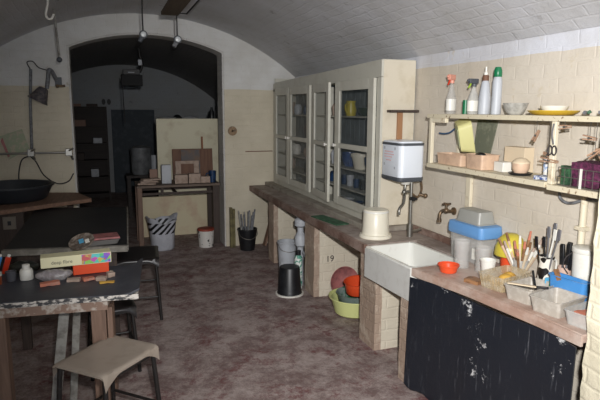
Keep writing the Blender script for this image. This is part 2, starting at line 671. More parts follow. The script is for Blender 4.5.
def pier(y0, y1, label, worn=True, x0=1.80, z1=.715):
    t = thing('brick_pier', label, 'pier', (x0, y0, 0))
    m = M(); m.box(.055, XW-x0-.002, 0, y1-y0, 0, z1)
    m.dice(.09); m.rough(.003, 7, y0)
    m.build('brickwork', m_pier, t)
    m = M(); m.box(0, .055, 0, y1-y0, 0, z1)
    m.dice(.05); m.rough(.005, 9, y0+3)
    m.build('end_brickwork', m_pier_pink if worn else m_wood_dark, t)
    return t


pier(5.85, 6.05, 'brick pier under the worktop nearest the end wall, beside the black bucket of rods', True, 1.785)
p2 = pier(4.61, 4.86, 'cream brick pier under the worktop with 19 written on it')
text_mesh('19', .085, 'number_mark', m_ink, Matrix.Translation((.115, -.0135, .34)) @ Matrix.Rotation(R(90), 4, 'X'), p2, .001)
t = pier(3.38, 3.63, 'bare pinkish brick pier holding up the far end of the white sink', z1=.556)
m = M(); m.box(-.0, XW-1.802, .095, .25, .556, .715); m.dice(.09); m.rough(.003, 8)
m.build('upper_brickwork', m_pier_pink, t)
t = thing('sink_support', 'worn narrow brick post under the near end of the white sink', 'support', (1.765, 2.855, 0))
m = M(); m.box(0, .30, 0, .11, 0, .556); m.dice(.05); m.rough(.004, 10)
m.build('post', m_pier_pink, t)

# long far worktop
t = thing('worktop', 'long dusty brown worktop running from the sink to the end wall', 'worktop', (0, 0, 0))
m = M(); m.box(XC+.03, XW-.004, 3.475, YE-.004, ZC-.06, ZC)
m.build('top_board', m_counter, t, bevel=.004)
m = M(); m.box(XC, XC+.03, 3.475, YE-.004, ZC-.066, ZC-.001); m.dice(.12)
m.rough(.002, 12)
m.build('front_edge', m_counter_edge, t)
m = M(); m.box(2.185, XW-.004, 2.872, 3.475, ZC-.06, ZC)
m.build('strip_behind_sink', m_counter, t, bevel=.004)
m = M(); m.box(1.955, XW-.006, 3.80, YE-.006, ZC, ZC+.042)
m.build('raised_ledge', mat('pale_dusty_board', C(158, 152, 140), .7, C(128, 118, 108), 7, .45, .7, bmp=.3), t, bevel=.004)
m = M(); m.box(XW-.035, XW-.005, 3.10, 3.80, ZC, ZC+.045)
m.build('back_upstand', m_counter_edge, t, bevel=.003)

# sink
t = thing('sink', 'deep white rectangular ceramic sink set into the worktop', 'sink', (1.955, 3.157, .560))
m = M()
m.loft([(.405, .58, 0, .02), (.41, .59, .222, .02), (.365, .55, .222, .03), (.34, .52, .05, .05), (.30, .46, .035, .05)], (0, 0, 0), R(3))
m.build('basin', m_sink, t)
m = M()
mt_ = Matrix.Rotation(R(3), 4, 'Z')
m.box(-.2085, -.204, -.285, .285, .004, .212, mt_)
m.build('front_face', m_sink_out, t)
m = M(); m.lathe([(.001, 0), (.022, 0), (.022, .003), (.001, .003)], (0, 0, .036))
m.build('drain', m_chrome, t)

# near worktop, front edge running slightly towards the wall
t = thing('worktop', 'near pinkish brown worktop crowded with plastic tubs above the black sheet', 'worktop', (0, 0, 0))
near_poly = [(1.775, 2.845), (1.862, 2.42), (1.915, 1.95), (1.925, 1.70), (XW-.004, 1.70), (XW-.004, 2.870), (2.12, 2.868)]
m = M(); m.prism(near_poly, ZC-.04, ZC)
m.build('top_board', m_near_counter, t, bevel=.006)
m = M()
fp = [(1.766, 2.85), (1.853, 2.42), (1.906, 1.95), (1.916, 1.70)]
m.prism(fp+[(x+.014, y) for x, y in reversed(fp)], ZC-.052, ZC-.002)
m.dice(.09); m.rough(.0015, 11)
m.build('front_edge', m_near_counter, t)


# black sheet hanging in front of the near worktop
def sheet_mat():
    m, nt, p = base('black_scratched_sheet', C(30, 34, 42), .38)
    tc = node(nt, 'ShaderNodeTexCoord')
    mp = node(nt, 'ShaderNodeMapping')
    mp.inputs['Scale'].default_value = (9, 9, .9)
    nt.links.new(tc.outputs['Object'], mp.inputs[0])
    a = noise_ramp(nt, 5.0, .58, .80, 8, mp.outputs[0], .75)
    c = mixc(nt, math_n(nt, 'MULTIPLY', a, .5), C(28, 32, 40), C(150, 152, 158))
    b = noise_ramp(nt, 5, .63, .66, 10, tc.outputs['Object'], .75)
    c = mixc(nt, math_n(nt, 'MULTIPLY', b, .8), c, C(215, 215, 215))
    nt.links.new(c, p.inputs['Base Color'])
    bump(nt, p, noise_ramp(nt, 5, .2, .8, 5, tc.outputs['Object'], .6), .3, .01)
    return m


m = M()
NU, NV = 44, 26
rows = []
for j in range(NV+1):
    v = j/NV
    row = []
    for i in range(NU+1):
        u = i/NU
        y = 2.835+(1.70-2.835)*u
        x = 1.748+.145*(1-(1-u)**1.9)-.002
        x -= .006*v + .007*math.sin(u*13+v*2)*v + .003*math.sin(u*31+v)*v
        z = ZC-.055-(.70+.02*math.sin(u*13)+.012*math.sin(u*41))*v
        z += .010*math.sin(u*9)*(1-v)
        row.append(Vector((x, y, z)))
    rows.append(row)
rings = []
for row in rows:
    rings.append([p for p in row]+[p+Vector((.006, 0, 0)) for p in reversed(row)])
m.rings(rings)
tag(m.build('black_sheet', sheet_mat(), sm=60), 'scratched black plastic sheet hanging in front of the near worktop', 'sheet')

# white marks and scratches on the sheet are worn into it by the material

# ---------------------------------------------------------------- glazed cabinet
CX = 2.066
cab = thing('glazed_cabinet', 'grey cream wall cabinet with glass doors standing on the long worktop', 'cabinet', (CX, 3.86, .828))
# local: x 0 (front) .. .295 (wall), y 0 .. 2.92, z 0 .. 1.31
CD, CL, CH = XW-CX-.004, 2.84, 1.31
m = M(); m.box(CD-.012, CD, 0, CL, 0, CH)
for k in range(28):
    m.box(CD-.018, CD-.012, .03+k*.104, .125+k*.104, .05, CH-.16)
m.build('back_panel', m_cab_in, cab)
m = M(); m.box(0, CD-.012, -.018, 0, 0, CH); m.build('side_panel', m_cab_side, cab, bevel=.003)['label'] = 'cream painted end panel'
m = M(); m.box(0, CD-.012, CL-.02, CL, 0, CH); m.build('side_panel', m_cab, cab)
m = M(); m.box(0, CD-.012, 0, CL-.02, 0, .03); m.build('bottom_panel', m_cab, cab)
m = M()
m.prism([(0, CH-.10), (CL, CH-.15), (CL, CH-.05), (0, CH+.005)], 0, CD-.012, Matrix(((0, 0, 1, 0), (1, 0, 0, 0), (0, 1, 0, 0), (0, 0, 0, 1))))
m.build('top_panel', m_cab, cab)
for z in (.395, .21, .87):
    m = M(); m.box(.03, CD-.02, .02, CL-.04, z-.012, z); m.build('shelf', m_cab, cab)
m = M(); m.box(.0, CD-.02, 1.50, 1.525, .03, CH-.15); m.build('divider', m_cab, cab)
# face frame
DZ0, DZ1 = .06, 1.178
m = M()
m.box(-.02, 0, -.018, CL, 0, DZ0-.003)
m.prism([(-.018, DZ1+.003), (CL, DZ1-.03), (CL, CH-.06), (-.018, CH)], -.02, 0, Matrix(((0, 0, 1, 0), (1, 0, 0, 0), (0, 1, 0, 0), (0, 0, 0, 1))))
for a, b in ((-.018, .052), (.822, .857), (1.40, 1.48), (2.163, 2.167), (2.70, CL)):
    m.box(-.02, 0, a, b, DZ0, DZ1)
m.build('face_frame', m_cab, cab, bevel=.002)


def cab_door(y0, y1, hinge_far, ang, label, st=.085):
    """door between y0 and y1 in cabinet coordinates, origin at the hinge"""
    w = y1-y0
    hy = y1 if hinge_far else y0
    d = bpy.data.objects.new('door', None)
    mh = DZ0+.565-.02
    s_ = -1 if hinge_far else 1
    m = M()

    def bx(a, b, z0, z1, x0=-.027, x1=0):
        ya, yb = sorted((s_*a, s_*b))
        m.box(x0, x1, ya, yb, z0, z1)
    bx(.003, st, DZ0+.002, DZ1-.002)
    bx(w-st, w-.003, DZ0+.002, DZ1-.002)
    bx(st, w-st, DZ0+.002, DZ0+.075)
    bx(st, w-st, DZ1-.085, DZ1-.002)
    bx(st, w-st, mh-.022, mh+.022)
    o = m.build('door', m_cab, cab, bevel=.003)
    o.location = (-.021, hy, 0)
    o.rotation_euler = (0, 0, ang)
    o['label'] = label
    for z0, z1 in ((DZ0+.075, mh-.022), (mh+.022, DZ1-.085)):
        g = M()
        ya, yb = sorted((s_*st, s_*(w-st)))
        g.box(-.015, -.011, ya, yb, z0, z1)
        g.build('glass_pane', m_glass, o)
    k = M()
    ky = s_*(w-.035)
    k.lathe([(.001, 0), (.007, 0), (.006, .012), (.016, .018), (.016, .03), (.001, .033)], mt=Matrix.Translation((-.027, ky, mh)) @ Matrix.Rotation(R(-90), 4, 'Y'), seg=14)
    k.build('knob', m_knob, o)
    return o


cab_door(2.167, 2.70, True, 0, 'glazed door next to the end wall', .07)
cab_door(1.48, 2.163, False, 0, 'second glazed door from the end wall')
cab_door(.857, 1.40, True, R(-5), 'glazed door standing slightly ajar', .075)
cab_door(.052, .822, False, 0, 'wide glazed door nearest the sink', .10)


def vessel(name, label, cat, c, prof, material, group=None, t=.004, rotz=0, seg=24, sx=1, sy=1):
    """thick walled round vessel from its outer profile"""
    pr = list(prof)+[(max(r-t, .001), z) for r, z in reversed(prof) if z > prof[0][1]+t]+[(max(prof[0][0]-t, .001), prof[0][1]+t)]
    m = M(); m.lathe([(.0005, prof[0][1])]+pr+[(.0005, prof[0][1]+t)], seg=seg, sx=sx, sy=sy)
    o = m.build(name, material)
    o.location = c
    return tag(o, label, cat, group)


cz = .828
# cabinet contents, seen through the glass
SH = {0: cz+.03, 1: cz+.21, 2: cz+.395, 3: cz+.87}
t = thing('jug', 'yellow jug on the upper shelf behind the cabinet door nearest the sink', 'jug', (2.22, 4.76, SH[3]))
m = M(); m.lathe([(.001, 0), (.045, 0), (.055, .05), (.04, .11), (.048, .14), (.043, .14), (.035, .11), (.048, .05), (.001, .006)])
m.build('body', m_yellow, t)
m = M(); m.tube([(-.04, -.02, .12), (-.075, -.04, .10), (-.07, -.035, .05), (-.05, -.02, .03)], .007); m.build('handle', m_yellow, t)
vessel('bowl', 'dark green glazed bowl on the upper cabinet shelf beside the yellow jug', 'bowl', (2.22, 4.42, SH[3]), [(.04, 0), (.07, .03), (.085, .075)], mat('dark_green_glaze', C(50, 62, 48), .3))
vessel('mug', 'small dark mug on the upper cabinet shelf near the glazed door edge', 'mug', (2.2, 4.24, SH[3]), [(.035, 0), (.04, .09)], m_navy)
vessel('plant_pot', 'large cream pot on the middle cabinet shelf behind the lower pane', 'pot', (2.2, 4.48, SH[2]), [(.06, 0), (.085, .11), (.095, .112), (.095, .14)], m_cream_pl)
vessel('bowl', 'blue bowl on the middle cabinet shelf to the left of the large cream pot', 'bowl', (2.21, 4.74, SH[2]), [(.05, 0), (.075, .06), (.08, .13)], mat('cobalt_glaze', C(60, 84, 132), .3, C(40, 52, 80), 20))
vessel('bowl', 'blue bowl on the middle cabinet shelf to the right of the large cream pot', 'bowl', (2.21, 4.26, SH[2]), [(.05, 0), (.075, .06), (.08, .12)], mat('mid_blue_glaze', C(72, 98, 140), .3, C(40, 52, 80), 20))
for i, (y, r, h, mm, nm) in enumerate(((4.83, .035, .09, m_navy, 'dark blue'), (4.70, .038, .10, m_greywhite, 'grey white'), (4.56, .034, .08, m_navy, 'midnight blue'), (4.42, .04, .09, m_black, 'black'),
                                     (4.28, .036, .11, m_greygreen, 'grey green'), (4.15, .034, .09, m_navy, 'near end dark blue'))):
    vessel('mug', '%s mug in the row of mugs on the lower cabinet shelf' % nm, 'mug', (2.2, y, SH[1]), [(r*.85, 0), (r, h)], mm, 'mugs in the cabinet')
for i, (y, r, h, mm, nm) in enumerate(((4.75, .07, .05, m_greywhite, 'pale grey'), (4.55, .075, .05, m_navy, 'dark blue'), (4.33, .08, .05, m_white, 'white'))):
    vessel('bowl', '%s shallow bowl on the cabinet floor behind the wide door' % nm, 'bowl', (2.2, y, SH[0]), [(r*.5, 0), (r, h)], mm)
k = 0
for y, z, r, h, mm, nm in ((5.58, 3, .05, .14, m_clay, 'clay'), (5.78, 3, .045, .16, m_wood_b, 'brown'), (5.93, 3, .04, .10, m_navy, 'dark'), (5.60, 2, .06, .12, m_greywhite, 'grey'),
                           (5.85, 2, .055, .1, m_clay, 'buff'), (5.62, 1, .05, .10, m_greywhite, 'pale'), (5.86, 1, .05, .12, m_black, 'black'), (5.7, 0, .07, .09, m_white, 'white')):
    vessel('pot', '%s pot on the %s shelf behind the second door from the end wall' % (nm, {3: 'upper', 2: 'middle', 1: 'lower', 0: 'bottom'}[z]), 'pot', (2.2, y, SH[z]), [(r*.7, 0), (r, h*.6), (r*.8, h)], mm)
for y, z, r, h, mm, nm in ((6.2, 3, .05, .12, m_greywhite, 'grey'), (6.4, 3, .045, .15, m_clay, 'buff'), (6.25, 2, .06, .12, m_white, 'white'), (6.42, 1, .05, .12, m_clay, 'clay'),
                           (5.05, 3, .05, .12, m_clay, 'buff'), (5.05, 2, .055, .14, m_greywhite, 'grey'), (5.1, 1, .05, .1, m_navy, 'blue')):
    vessel('jar', '%s jar on the %s shelf behind the %s' % (nm, {3: 'upper', 2: 'middle', 1: 'lower'}[z], 'door next to the end wall' if y > 6 else 'slightly open cabinet door'), 'jar', (2.2, y, SH[z]), [(r*.8, 0), (r, h*.7), (r*.6, h)], mm)

# small shelf and strip on the cabinet end
t = thing('wall_bracket', 'small dark shelf on a brown strip fixed to the cream cabinet end', 'bracket', (2.2, 3.842, 1.5))
m = M(); m.box(-.10, .15, -.07, 0, .235, .255); m.build('ledge', m_wood_dark, t, bevel=.002)
m = M(); m.box(-.01, .035, -.02, 0, -.05, .235); m.build('strip', mat('orange_brown_strip', C(160, 118, 84), .6), t, bevel=.002)

# ---------------------------------------------------------------- water heater
t = thing('water_heater', 'small white wall water heater with dark grey bands above the sink', 'water heater', (2.165, 3.69, 1.222))
m = M(); m.loft([(.20, .29, .02, .035), (.215, .305, .03, .04), (.215, .305, .275, .04), (.20, .29, .30, .04), (.15, .22, .305, .04)])
m.build('casing', m_heater, t)
m = M(); m.loft([(.14, .2, -.008, .03), (.21, .30, .0, .04), (.221, .311, .008, .042), (.221, .311, .032, .042), (.2, .29, .034, .04)]); m.build('lower_band', m_dgrey, t)
m = M(); m.loft([(.19, .29, .268, .04), (.221, .311, .27, .042), (.221, .311, .288, .042), (.19, .29, .29, .04)]); m.build('upper_band', m_dgrey, t)
m = M()
for i, (z, a, b) in enumerate(((.215, -.07, .05), (.195, -.09, .06), (.175, -.08, .03), (.15, -.06, .02))):
    y = -b
    while y < -a:
        m.box(-.1095, -.1085, y, y+.012, z, z+.008)
        y += .017
m.build('printed_text', m_pinkink, t)
m = M()
for y, z in ((-.075, .235), (.085, .235), (-.075, .09), (.085, .11)):
    m.box(-.1095, -.1085, y-.009, y+.009, z, z+.02)
m.build('label_mark', m_greywhite, t)
m = M(); m.lathe([(.001, -.03), (.03, -.03), (.045, -.008), (.001, -.008)], (0, -.06, 0)); m.build('outlet', m_white, t)
m = M(); m.tube([(0, -.06, -.028), (-.01, -.07, -.075), (-.03, -.10, -.13), (-.05, -.12, -.17), (-.085, -.14, -.19), (-.10, -.15, -.215), (-.10, -.15, -.245)], .011, 10)
m.build('spout', m_chrome, t)
t = thing('water_pipe', 'chrome supply pipe with valves rising from the worktop to the heater', 'pipe', (2.2, 3.60, ZC))
m = M(); m.tube([(0, 0, .43), (0, 0, .30), (0, 0, .10), (.01, 0, .045), (.06, .02, .035), (.15, .06, .035)], .013, 10); m.build('pipe_run', m_chrome, t)
m = M(); m.tube([(.0, 0, .34), (.05, -.01, .31), (.09, 0, .36), (.10, .03, .44)], .009, 8); m.build('branch', m_brass, t)
m = M(); m.cyl((0, -.0, .30), (0, -.045, .30), .016).cyl((-.03, -.04, .30), (.03, -.04, .30), .008); m.build('valve', m_black, t)
m = M(); m.cyl((-.025, -.01, .355), (-.07, -.02, .355), .010).ball((-.075, -.02, .355), .017); m.build('valve', m_chrome, t)
m = M(); m.cyl((.07, -.005, .33), (.10, -.03, .32), .012).ball((.105, -.035, .32), .018); m.build('valve', m_brass, t)
m = M(); m.cyl((0, 0, .10), (0, 0, .0), .022, .024); m.build('foot_nut', m_chrome, t)

# brass tap on the wall
t = thing('tap', 'old brass tap sticking out of the wall above the sink', 'tap', (XW-.004, 3.27, 1.035))
m = M(); m.lathe([(.001, 0), (.028, 0), (.028, .008), (.014, .012), (.001, .012)], mt=Matrix.Rotation(R(-90), 4, 'Y')); m.build('wall_plate', m_brass, t)
m = M(); m.tube([(-.01, 0, 0), (-.06, -.01, .005), (-.10, -.01, .012), (-.125, -.01, -.005), (-.13, -.01, -.05)], .012, 10).cyl((-.13, -.01, -.045), (-.13, -.01, -.07), .016).ball((-.075, -.01, .01), .02); m.build('body', m_brass, t)
m = M(); m.cyl((-.075, -.01, .02), (-.075, -.01, .055), .009).beam((-.11, -.01, .058), (-.04, -.01, .058), .012, .012).beam((-.075, -.04, .058), (-.075, .02, .058), .012, .012); m.build('handle', m_brass, t)

# ---------------------------------------------------------------- wall shelf unit
XS = 2.10
t = thing('wall_shelf', 'cream two tier wall shelf above the sink and near worktop', 'shelf', (0, 0, 0))
m = M(); m.box(XS, XW-.005, 1.35, 3.27, 1.702, 1.728); m.dice(.16); m.rough(.0012, 9); m.build('upper_board', m_shelf_edge, t)
m = M(); m.box(XS, XW-.005, 2.17, 3.25, 1.367, 1.395); m.dice(.16); m.rough(.0012, 9, 2); m.build('lower_board', m_shelf_edge, t)
m = M(); m.box(XS+.01, XW-.005, 1.35, 2.165, 1.355, 1.385); m.build('lower_board', m_shelf_edge, t, bevel=.003)
m = M(); m.box(XS+.004, XS+.03, 3.215, 3.245, 1.395, 1.702); m.build('end_post', m_cream_wood, t, bevel=.003)
m = M(); m.box(XW-.035, XW-.005, 3.215, 3.245, 1.395, 1.702); m.build('end_post', m_cream_wood, t, bevel=.003)
m = M(); m.box(XS+.004, XS+.03, 3.06, 3.215, 1.672, 1.702); m.build('end_rail', m_cream_wood, t, bevel=.003)
m = M(); m.box(XS+.012, XS+.035, 2.135, 2.165, 1.386, 1.702); m.build('upright', m_cream_wood, t, bevel=.003)
m = M(); m.box(XW-.03, XW-.005, 3.07, 3.12, .84, 1.367); m.build('batten', m_cream_wood, t, bevel=.003)
m = M(); m.box(XW-.045, XW-.005, 3.12, 3.25, 1.33, 1.367).box(XW-.04, XW-.005, 1.4, 3.07, 1.335, 1.367); m.build('batten', m_cream_wood, t, bevel=.003)

# grey pipe bent below the shelf by the near worktop
t = thing('wall_pipe', 'thin grey pipe bent along the wall under the near shelf', 'pipe', (XW-.03, 2.2, 1.3))
m = M(); m.tube([(0, .10, .03), (0, .09, -.015), (0, .05, -.035), (0, 0, -.03), (0, -.09, .0), (0, -.25, .01)], .008, 8); m.build('bent_run', m_conduit, t)
t2 = thing('wall_pipe', 'cream painted vertical pipe on the wall behind the white bucket', 'pipe', (XW-.028, 2.13, ZC))
m = M(); m.tube([(0, 0, 0), (0, 0, .2), (0, 0, .55)], .018, 12, smooth=False); m.build('pipe_run', m_cream_wood, t2)
m = M(); m.box(-.022, .02, -.03, .03, .35, .37); m.build('clip', m_cream_wood, t2)


# spray bottles on the upper shelf
def spray_bottle(c, label, h, r, body, neck, head, trig, lab=None, rotz=0, group='spray bottles on the upper shelf'):
    t = thing('spray_bottle', label, 'spray bottle', c, rotz, group)
    m = M(); m.lathe([(.001, 0), (r*.95, 0), (r, .008), (r, h*.38), (r*.7, h*.52), (.012, h*.72), (.012, h*.76), (.001, h*.76)], sy=.8)
    m.build('bottle', body, t)
    if lab:
        m = M(); m.lathe([(r*1.0, h*.08), (r*1.03, h*.08), (r*1.03, h*.36), (r*1.0, h*.36)], sy=.8); m.build('paper_label', lab, t)
    m = M(); m.cyl((0, 0, h*.74), (0, 0, h*.82), .016).box(-.045, .03, -.011, .011, h*.82, h*.95).cyl((-.045, 0, h*.90), (-.06, 0, h*.90), .008)
    m.build('spray_head', head, t, bevel=.003)
    m = M(); m.tube([(-.03, 0, h*.83), (-.036, 0, h*.77), (-.05, 0, h*.70)], .006, 8); m.build('trigger', trig, t)
    return t


m_peachy = mat('peach_plastic', C(214, 150, 130), .4)
ZU = 1.7295
spray_bottle((2.24, 3.20, ZU), 'clear spray bottle with pinkish head and red trigger on the upper shelf', .275, .040, m_clear, None, m_peachy, m_red, m_white, R(25))
t = spray_bottle((2.25, 2.975, ZU), 'squat spray bottle with dark head and green trigger on the upper shelf', .235, .042, m_clear2, None, m_dgrey, mat('lime_trigger', C(150, 180, 60), .4), m_white, R(10))
m = M(); m.cyl((-.01, .055, 0), (-.01, .055, .09), .018); m.build('side_cap', m_green, t)
t = thing('squeeze_bottle', 'tall white tapering bottle with a nozzle top on the upper shelf', 'bottle', (2.25, 2.865, ZU))
m = M(); m.lathe([(.001, 0), (.037, 0), (.038, .01), (.037, .10), (.024, .19), (.018, .205), (.001, .205)]); m.build('bottle', m_greywhite, t)
m = M(); m.lathe([(.02, .205), (.02, .235), (.014, .24), (.001, .24)]); m.build('collar', m_wood_b, t)
m = M(); m.lathe([(.012, .24), (.012, .255), (.006, .26), (.005, .29), (.001, .29)]); m.build('nozzle', m_white, t)
t = thing('squeeze_bottle', 'tall pale bottle with a green cap on the upper shelf', 'bottle', (2.25, 2.755, ZU))
m = M(); m.lathe([(.001, 0), (.029, 0), (.030, .01), (.028, .20), (.022, .222), (.001, .222)]); m.build('bottle', m_greywhite, t)
m = M(); m.lathe([(.023, .222), (.025, .225), (.024, .26), (.017, .28), (.001, .282)]); m.build('cap', m_green, t)
vessel('bowl', 'grey ribbed bowl on the upper shelf beside the green capped bottle', 'bowl', (2.24, 2.575, ZU), [(.036, 0), (.05, .012), (.066, .05), (.070, .066), (.073, .066)], mat('grey_glaze', C(176, 174, 168), .3, C(140, 138, 132), 30))
t = thing('plate', 'yellow edged shallow dish lying on the upper shelf', 'plate', (2.23, 2.28, ZU), 0)
m = M(); m.lathe([(.001, 0), (.09, 0), (.115, .012), (.128, .022), (.126, .025), (.088, .006), (.001, .005)], sy=1.0); m.build('dish', mat('yellow_glaze', C(206, 172, 56), .35), t)
vessel('bowl', 'white dish stacked inside the yellow dish on the upper shelf', 'bowl', (2.235, 2.28, ZU+.0065), [(.045, 0), (.068, .032), (.072, .042)], m_white)
t = thing('peg_bundle', 'small tangle of grey clips lying at the right end of the upper shelf', 'clips', (2.2, 2.02, ZU))
for i in range(5):
    m = M(); a = i*1.3
    m.beam((.02*math.cos(a), -.08+.03*i, .010+.006*(i % 3)), (.05*math.cos(a)+.02, -.07+.03*i, .013+.006*(i % 2)), .014, .014); m.build('clip', m_purplegrey if i % 2 else m_greendk, t)

# things on the lower shelf
m = M(); m.tube([(0, .19, -.01), (0, .13, -.012), (0, .06, .0), (0, 0, .03), (0, -.08, .05)], .006, 8)
tag(m.build('blue_cable', mat('dark_blue_cable', C(50, 84, 120), .5), loc=(2.30, 3.22, 1.60)), 'dark blue cable stretched behind the open shelf end frame', 'cable')
ZL = 1.3965
t = thing('storage_tub', 'pale yellow plastic tub propped on its side on the lower shelf', 'tub', (2.225, 3.085, 1.4705), 0)
mtt = Matrix.Translation((0, 0, .11)) @ Matrix.Rotation(R(-14), 4, 'Y') @ Matrix.Rotation(R(62), 4, 'Z') @ Matrix.Rotation(R(90), 4, 'X') @ Matrix.Rotation(R(8), 4, 'Z')
m = M(); m.tub(.19, .22, .085, .004, .82, .03, mt=mtt); m.build('tub_body', mat('pale_yellow_plastic', C(214, 210, 150), .4), t)
m = M(); m.loft([(.11, .13, -.004, .01), (.11, .13, -.0005, .01)], mt=mtt); m.build('base_panel', mat('pale_green_grey_plastic', C(176, 184, 140), .4), t)
t = thing('glass_sheet', 'cloudy greenish sheet leaning on the wall behind the pink boxes', 'sheet', (2.335, 2.93, 1.4), 0)
m = M(); m.prism([(-.14, 0), (.02, 0), (.10, .29), (-.10, .29)], 0, .006, Matrix(((0, 0, 1, 0), (-1, 0, 0, 0), (0, 1, 0, 0), (0, 0, 0, 1))))
m.build('sheet', mat('green_grey_sheet', C(120, 124, 108), .25, C(160, 160, 140), 14, .5, .7, alpha=.85), t)
t = thing('storage_tub', 'long pinkish clear box at the left end of the lower shelf', 'tub', (2.20, 3.06, ZL), R(90))
m = M(); m.tub(.27, .12, .072, .003, .94, .012); m.build('tub_body', m_pinkbox, t)
t = thing('storage_tub', 'pinkish square box with dark things in it, mid lower shelf', 'tub', (2.20, 2.79, ZL), R(88))
m = M(); m.tub(.17, .13, .09, .003, .94, .012); m.build('tub_body', m_pinkbox, t)
m = M(); m.ball((.02, 0, .085), .03, (1.2, 1, .5)); m.build('dark_lump', m_black, t)
t = thing('cardboard_box', 'pale card box standing at the back of the lower shelf', 'box', (2.31, 2.60, ZL), R(90))
m = M(); m.box(-.085, .085, -.035, .035, 0, .145); m.build('carton', m_card_p, t, bevel=.002)
t = thing('cardboard_box', 'small white box in front of the pale card box', 'box', (2.22, 2.62, ZL), R(85))
m = M(); m.box(-.045, .045, -.035, .035, 0, .058); m.build('carton', m_white, t, bevel=.003)
t = thing('jar', 'round peach pot with domed lid on a black saucer on the lower shelf', 'pot', (2.20, 2.455, ZL))
m = M(); m.lathe([(.001, 0), (.055, 0), (.066, .010), (.064, .013), (.001, .008)]); m.build('saucer', m_black, t)
m = M(); m.lathe([(.001, .012), (.035, .012), (.047, .035), (.047, .065), (.001, .065)]); m.build('pot_body', m_pinkbox, t)
m = M(); m.lathe([(.049, .065), (.049, .072), (.03, .09), (.010, .096), (.001, .096)]); m.build('lid', m_card_p, t)
t = thing('pump_bottle', 'tall white bottle with printed label behind the hanging pegs', 'bottle', (2.25, 2.30, ZL))
m = M(); m.lathe([(.001, 0), (.027, 0), (.028, .012), (.028, .135), (.018, .155), (.011, .16), (.011, .185), (.001, .185)]); m.build('bottle', m_white, t)
m = M(); m.lathe([(.0285, .03), (.029, .03), (.029, .11), (.0285, .11)]); m.build('paper_label', mat('pale_blue_print', C(150, 170, 200), .6, C(225, 225, 225), 40, .45, .5), t)
t = thing('blue_cloth', 'small crumpled blue and white packet beside the tall white bottle', 'packet', (2.17, 2.25, ZL))
m = M(); m.box(-.03, .03, -.05, .04, 0, .018); m.dice(.015); m.rough(.004, 30); m.build('packet', mat('blue_white_packet', C(70, 90, 150), .6, C(210, 215, 225), 45, .45, .5), t)
# wire basket with nets
t = thing('wire_basket', 'wire basket filled with dark purple and green netting on the shelf end', 'basket', (2.215, 1.99, 1.3865), 0)
m = M()
for z in (.004, .045, .09):
    m.tube([(-.09, -.13, z), (.09, -.13, z), (.09, .12, z), (-.09, .12, z), (-.09, -.13, z)], .0022, 6, smooth=False)
for k in range(7):
    y = -.13+.25*k/6
    m.cyl((-.09, y, 0), (-.09, y, .09), .0015, seg=6).cyl((.09, y, 0), (.09, y, .09), .0015, seg=6)
    if k < 5:
        x = -.09+.18*k/4
        m.cyl((x, .12, 0), (x, .12, .09), .0015, seg=6).cyl((x, -.13, 0), (x, -.13, .09), .0015, seg=6)
m.build('wire_frame', m_wire, t)
m = M(); m.box(-.083, .083, -.12, .05, .006, .125); m.dice(.025); m.rough(.012, 14, 4); m.build('netting', m_magenta, t, sm=70)
m = M(); m.box(-.083, .083, .055, .11, .006, .10); m.dice(.025); m.rough(.010, 14, 8); m.build('netting', m_greenmesh, t, sm=70)['label'] = 'green netting'
m = M(); m.box(-.098, -.092, -.028, -.018, -.001, .095); m.build('white_tag', m_white, t)

# clothes pegs hanging from a wire below the upper shelf
pegs = [((2.12, 2.27, 1.625), (.01, -.02, .045), 'upright peg furthest left in the hanging pegs'),
        ((2.12, 2.085, 1.675), (.005, -.055, .004), 'level peg just under the upper shelf'),
        ((2.12, 1.935, 1.628), (.01, -.055, -.006), 'level double peg right of the upright post'),
        ((2.11, 2.16, 1.505), (.01, -.085, -.006), 'long peg crossing the white bottle'),
        ((2.13, 2.19, 1.53), (.0, .05, .016), 'short peg tilted over the long crossing peg'),
        ((2.11, 1.89, 1.562), (.02, -.04, .035), 'right hand peg rising to the right above the purple netting'),
        ((2.12, 1.87, 1.555), (.0, .04, .04), 'peg leaning left across its neighbour above the basket'),
        ((2.13, 1.80, 1.57), (.0, -.045, .01), 'peg at the frame edge above the basket'),
        ((2.14, 1.84, 1.52), (.0, -.03, -.004), 'lowest stubby peg just above the netting')]
for c, d, lab in pegs:
    t = thing('clothes_peg', 'wooden clothes peg, '+lab, 'clothes peg', c, 0, 'wooden clothes pegs hanging at the wall shelf')
    d = Vector(d)
    s1 = Vector((0, d.z, -d.y)).normalized()*.006
    for sg_ in (-1, 1):
        m = M(); m.beam(-d*.62+s1*sg_*1.5, d*.62+s1*sg_*.6, .009, .006, up=tuple(s1)); m.build('peg_half', m_peg, t)
    m = M(); m.cyl(Vector((-.009, 0, 0)), Vector((.009, 0, 0)), .006, seg=10); m.build('spring', m_wire, t)
    m = M(); m.tube([(0, 0, .004), (.01, .01, .03), (.0, .0, max(.02, 1.700-c[2]))], .0016, 6); m.build('hanging_wire', m_wire, t)
t = thing('scissors', 'dark handled scissors hanging beside the shelf upright', 'scissors', (2.085, 2.12, 1.56))
m = M(); m.tube([(0, 0, .13), (0, .008, .08), (0, -.006, .03)], .004, 6); m.build('blade', m_purplegrey, t)
for s_ in (-1, 1):
    m = M()
    m.tube([(0, s_*.014+.014*math.cos(a), .0+.022*math.sin(a)) for a in [i*math.pi/6 for i in range(13)]], .0035, 6, 2); m.build('handle', m_ink, t)

